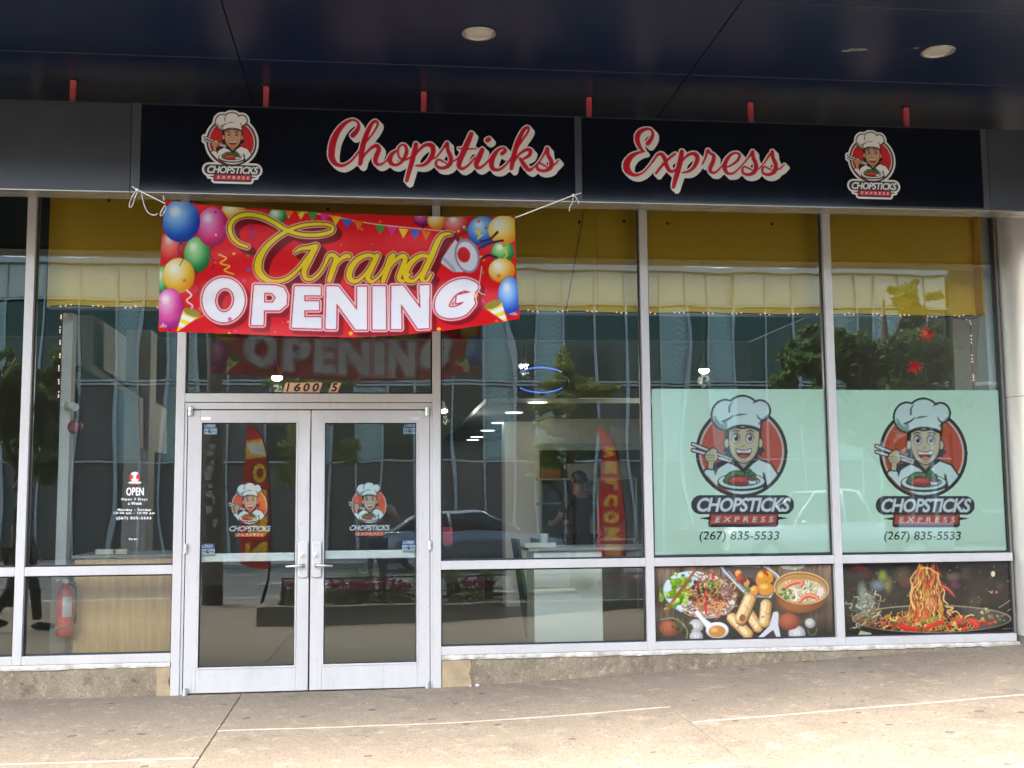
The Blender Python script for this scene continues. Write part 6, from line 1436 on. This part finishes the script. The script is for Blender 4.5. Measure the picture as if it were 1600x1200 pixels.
# the cloth reads the right way round from the shop, so in the glass it is mirrored
a_ = c.a.copy(); ny, nx = a_.shape[:2]
xs = np.arange(nx)
for j in range(ny):
    u = np.nonzero(a_[j, :, 3] > .5)[0]
    if len(u) > 2: c.a[j, u[0]:u[-1]+1] = a_[j, u[0]:u[-1]+1][::-1]
flag('red feather flag with a yellow band mirrored in the left door', c, None, [(411, 966), (418, 900), (424, 760), (420, 706), (410, 680), (396, 666), (386, 662)], 6.3)
c = Canvas(922, 660, 990, 900, .9, 3)
body = c.poly(spline([(932, 666, 0), (946, 674, 0), (962, 700, 0), (971, 760, 0), (974, 830, 0), (975, 892, 0)], 8)[:, :2].tolist()+[(936, 884), (938, 800), (940, 720)])
c.put(body, rgb(206, 40, 50)); 
for k, ch in enumerate('WELCOME'):
    y0 = 696+25.6*k; cx_ = 952+1.2*k
    sub = Canvas(0, 0, 22, 22, 4, 1); mm = sub.text(ch, 2, 2, 20, 20, 0, .05); mm = np.rot90(mm, -1)[:, ::-1]
    H, W = mm.shape
    for col_, dx, dy in ((rgb(226, 200, 190), -1.6, -1.2), (YEL, 0, 0)):
        jj, ii = np.nonzero(mm); X = cx_-11+dx+ii*22/W; Yp = y0+dy+jj*22/H
        i2 = ((X-c.x0)*c.kx).astype(int); j2 = ((Yp-c.y0)*c.ky).astype(int); ms_ = c.none(); ok = (i2 >= 0) & (i2 < c.W) & (j2 >= 0) & (j2 < c.H); ms_[j2[ok], i2[ok]] = True
        c.put(ms_ & body, col_)
flag('red feather flag with vertical letters mirrored beside the middle mullion', c, None, [(968, 986), (972, 900), (976, 830), (972, 760), (963, 700), (948, 674), (932, 664)], 6.3)
# ---- timber pole with torn flyers
pb = mir(330, 930, 8.9); ph = thing('utility_pole', 'old timber utility pole with torn flyers mirrored in the left door', 'pole', (pb.x, -8.9, -.14))
MB().lathe((0, 0, 0), [(.155, 0), (.145, 3), (.125, 9.5)], 18).build('timber', mat('weathered_timber', (.10, .08, .065), .9, col2=(.19, .165, .14), vscale=6, stretch=(6, 6, .6), bump=.6, bscale=20), ph, smooth=True)
MB().lathe((0, 0, 3.05), [(.15, 0), (.15, .05)], 18).build('steel_band', M['chrome'], ph, smooth=True)
mfl = mat('weathered_paper', (.62, .60, .55), .8, col2=(.25, .24, .22), vscale=18)
for k in range(14):
    z = 1.15+.12*k+random.uniform(-.04, .04); a0 = random.uniform(.9, 1.9); da = random.uniform(.25, .7); hh = random.uniform(.05, .16); rr = .153; mb = MB(); q = []
    for i in range(5): a = a0+da*i/4; q += [(rr*math.cos(a), rr*math.sin(a), z), (rr*math.cos(a), rr*math.sin(a), z+hh)]
    mb.add(q, [(2*i, 2*i+2, 2*i+3, 2*i+1) for i in range(4)]); mb.build('flyer', mfl, ph)

# ---- vehicles
def vehicle(name, label, loc, rz, paint, prof, green, wheels, wr=.33, half=.9, group='vehicles in the street'):
    """prof: (x, z_low, z_belt, half width) stations; green: (x_rear_base, x_rear_roof, x_front_roof, x_front_base, z_roof)"""
    t = thing(name, label, 'car' if name != 'pickup_truck' else 'pickup', loc, rz, group); mpnt = paint
    mb = MB(); rings = []
    for x, zl, zb, hw in prof:
        rings.append([(x, s*hw*f, zl+(zb-zl)*g_) for s, f, g_ in ((-1, .82, 0), (-1, .97, .14), (-1, 1.0, .45), (-1, .985, .80), (-1, .90, 1.0), (1, .90, 1.0), (1, .985, .80), (1, 1.0, .45), (1, .97, .14), (1, .82, 0))])
    vs = [p for r in rings for p in r]; n = 10; m = len(rings)
    fs = [(i*n+k, (i+1)*n+k, (i+1)*n+(k+1) % n, i*n+(k+1) % n) for i in range(m-1) for k in range(n)]+[tuple(range(n)), tuple((m-1)*n+k for k in range(n-1, -1, -1))]
    mb.add(vs, fs); o = mb.build('body', mpnt, t, smooth=True); hull_soft(o, 50)
    xr, xrr, xfr, xf, zr = green
    def belt(x):
        for a, b_ in zip(prof[:-1], prof[1:]):
            if a[0] <= x <= b_[0]:
                f = (x-a[0])/(b_[0]-a[0]); return a[2]+(b_[2]-a[2])*f, a[3]+(b_[3]-a[3])*f
        return prof[-1][2], prof[-1][3]
    zb1, w1 = belt(xr); zb2, w2 = belt(xf); wt = half*.70
    G = [(xr, -w1*.86, zb1-.02), (xf, -w2*.86, zb2-.02), (xf, w2*.86, zb2-.02), (xr, w1*.86, zb1-.02), (xrr, -wt, zr-.03), (xfr, -wt, zr-.03), (xfr, wt, zr-.03), (xrr, wt, zr-.03)]
    MB().hexa(G).build('windows', mat('car_glass', (.012, .016, .018), .05, 0, .6), t)
    rf = MB().hexa([(xrr-.12, -wt-.03, zr-.05), (xfr+.12, -wt-.03, zr-.05), (xfr+.12, wt+.03, zr-.05), (xrr-.12, wt+.03, zr-.05), (xrr+.1, -wt*.85, zr+.02), (xfr-.1, -wt*.85, zr+.02), (xfr-.1, wt*.85, zr+.02), (xrr+.1, wt*.85, zr+.02)]).build('roof', mpnt, t, bevel=.03)
    for s in (-1, 1):
        MB().tube([(xf, s*w2*.87, zb2-.02), ((xf+xfr)/2+.03, s*(w2*.87+wt)/2, (zb2+zr)/2), (xfr, s*(wt+.01), zr-.03)], .035, 8).tube([(xr, s*w1*.87, zb1-.02), ((xr+xrr)/2-.03, s*(w1*.87+wt)/2, (zb1+zr)/2), (xrr, s*(wt+.01), zr-.03)], .05, 8).tube([((xrr+xfr)/2-.15, s*(w1*.89), zb1-.02), ((xrr+xfr)/2-.2, s*(wt+.01), zr-.03)], .03, 8).build('pillar', mpnt, t, smooth=True)
        xe = prof[-1][0]; zh = prof[-1][1]+(prof[-1][2]-prof[-1][1])*.68
        MB().ball((xe-.10, s*prof[-1][3]*.78, zh), (.13, .15, .07), 12, 8).build('headlight', mat('headlight_lens', (.75, .76, .74), .1, .3), t, smooth=True)
        MB().ball((prof[0][0]+.06, s*prof[0][3]*.78, zh+.05), (.08, .14, .08), 12, 8).build('tail_light', mat('tail_lens', (.35, .02, .02), .2), t, smooth=True)
        MB().ball((xf-.18, s*(w2+.08), zb2+.06), (.06, .09, .06), 10, 6).build('mirror', mpnt, t, smooth=True)
        MB().box(xrr-.2, xrr-.02, s*w1*.985-.01, s*w1*.985+.012, zb1-.14, zb1-.11).build('door_handle', M['chrome'], t)
    for s in (-1, 1):
        MB().tube([(xr-.1, s*w1*.93, zb1+.0), ((xr+xf)/2, s*(half*.935), belt((xr+xf)/2)[0]+.005), (xf+.15, s*w2*.93, zb2+.0)], .012, 6).build('chrome_trim', M['chrome'], t, smooth=True)
        MB().box(xr+.35, xf+.1, s*half*.985-.012, s*half*.985+.012, .20, .27).build('sill_strip', M['black'], t)
    MB().box(prof[-1][0]-.05, prof[-1][0]+.012, -.45, .45, prof[-1][1]+.08, prof[-1][1]+.2).build('grille', M['black'], t, bevel=.01)
    for x in wheels:
        for s in (-1, 1):
            w = thing('wheel', None, None, (x, s*(half-.10), wr)); w.parent = t
            MB().lathe((0, 0, 0), [(wr*.62, -.10), (wr*.95, -.11), (wr, -.07), (wr, .07), (wr*.95, .11), (wr*.62, .10)], 28, 'y').build('tyre', M['black'], w, smooth=False)
            r_ = MB().lathe((0, s*.085, 0), [(wr*.64, 0), (wr*.60, s*.03), (wr*.54, s*.015), (wr*.2, s*.02), (wr*.14, s*.035), (0, s*.035)], 28, 'y', caps=False)
            for j in range(5):
                a = j*1.2566; r_.tube([(wr*.15*math.cos(a), s*.11, wr*.15*math.sin(a)), (wr*.58*math.cos(a), s*.115, wr*.58*math.sin(a))], .028, 6)
            r_.build('rim', M['chrome'], w)
    return t
SED = [(-2.25, .32, .72, .66), (-2.15, .24, .92, .80), (-1.6, .2, .98, .88), (-.6, .19, .96, .91), (.7, .19, .95, .91), (1.3, .2, .90, .89), (1.95, .23, .78, .83), (2.25, .30, .62, .66)]
def paint(name, c, metal=.5): return mat(name, c, .22, metal, .5, coat=.6)
vehicle('parked_car', 'silver saloon car mirrored across the doors and middle window', (mir(735, 800, 19.3).x, -19.3, -.266), 0, paint('silver_paint', (.20, .23, .26)), SED, (-2.0, -1.05, .25, 1.25, 1.44), (-1.42, 1.38))
vehicle('parked_car', 'dark saloon car mirrored near the second door emblem', (mir(640, 800, 11.4).x+9.2, -18.9, -.266), 0, paint('black_paint', (.02, .022, .026)), SED, (-2.0, -1.05, .25, 1.25, 1.44), (-1.42, 1.38))
PKU = [(-2.75, .5, 1.02, .86), (-2.7, .42, 1.06, .94), (-1.2, .38, 1.07, .96), (-.4, .36, 1.08, .97), (.9, .36, 1.08, .97), (1.2, .38, 1.06, .96), (2.4, .4, 1.0, .93), (2.6, .48, .90, .82)]
vehicle('pickup_truck', 'white pickup truck mirrored on the mint poster', (mir(1290, 800, 17.9).x, -17.9, -.266), math.pi, paint('white_paint', (.52, .53, .52), 0), PKU, (-.75, -.45, .55, 1.15, 1.86), (-1.75, 1.75), .39, .97)

# ---- people
ex, ey, ez = EYE
pz = -.115
hz = EYE.z-pz
sx = .0
ARM_R = [(.165, -.01, 1.405), (.30, .10, 1.20), (.12, .30, hz-.10), (.065, .335, hz-.03)]
ARM_L = [(-.165, -.01, 1.405), (-.30, .10, 1.20), (-.12, .30, hz-.10), (-.065, .335, hz-.03)]
photographer = person('person in grey T-shirt and jeans holding up a phone, mirrored in the right door', (ex, ey-.42, pz), 0, [ARM_R, ARM_L], (.36, .20, .13), (.30, .31, .32), (.05, .075, .13), (.02, .015, .012))
ph_ = thing('phone', 'black phone held up by the person mirrored in the door', 'phone', (ex, ey-.035, ez-.01))
MB().box(-.078, .078, -.008, .0, -.038, .038).build('phone_case', M['black'], ph_, bevel=.006)
lz_ = MB().lathe((.055, .0, .018), [(.010, 0), (.010, .003), (.006, .003)], 14, 'y').build('lens', M['dark'], ph_)
wk = [(.17, .0, 1.40), (.22, .02, 1.13), (.20, .12, .93), (.19, .16, .85)]; wk2 = [(-.17, .0, 1.40), (-.22, -.02, 1.13), (-.22, .06, .90), (-.21, .09, .81)]
wx = mir(30, 900, 5.2).x
person('person walking past in dark teal top mirrored at the left edge', (wx, -5.2, ground(wx, -5.2)), -math.pi/2, [wk, wk2], (.34, .2, .14), (.01, .09, .12), (.10, .09, .08), (.02, .015, .012), [((.10, 0, .88), (.11, .16, .50), (.10, .20, .10)), ((-.10, 0, .88), (-.11, -.04, .50), (-.10, -.26, .16))])
kp = at(905, 800, 5.4)
person('cook in black clothes standing with arms forward in the kitchen', (kp.x, 5.4, .01), .5, [[(.16, 0, 1.40), (.24, .10, 1.16), (.16, .32, 1.10), (.13, .40, 1.10)], [(-.16, 0, 1.40), (-.24, .10, 1.16), (-.16, .32, 1.10), (-.13, .40, 1.10)]], (.20, .12, .085), (.010, .010, .011), (.012, .012, .014), (.010, .009, .009))
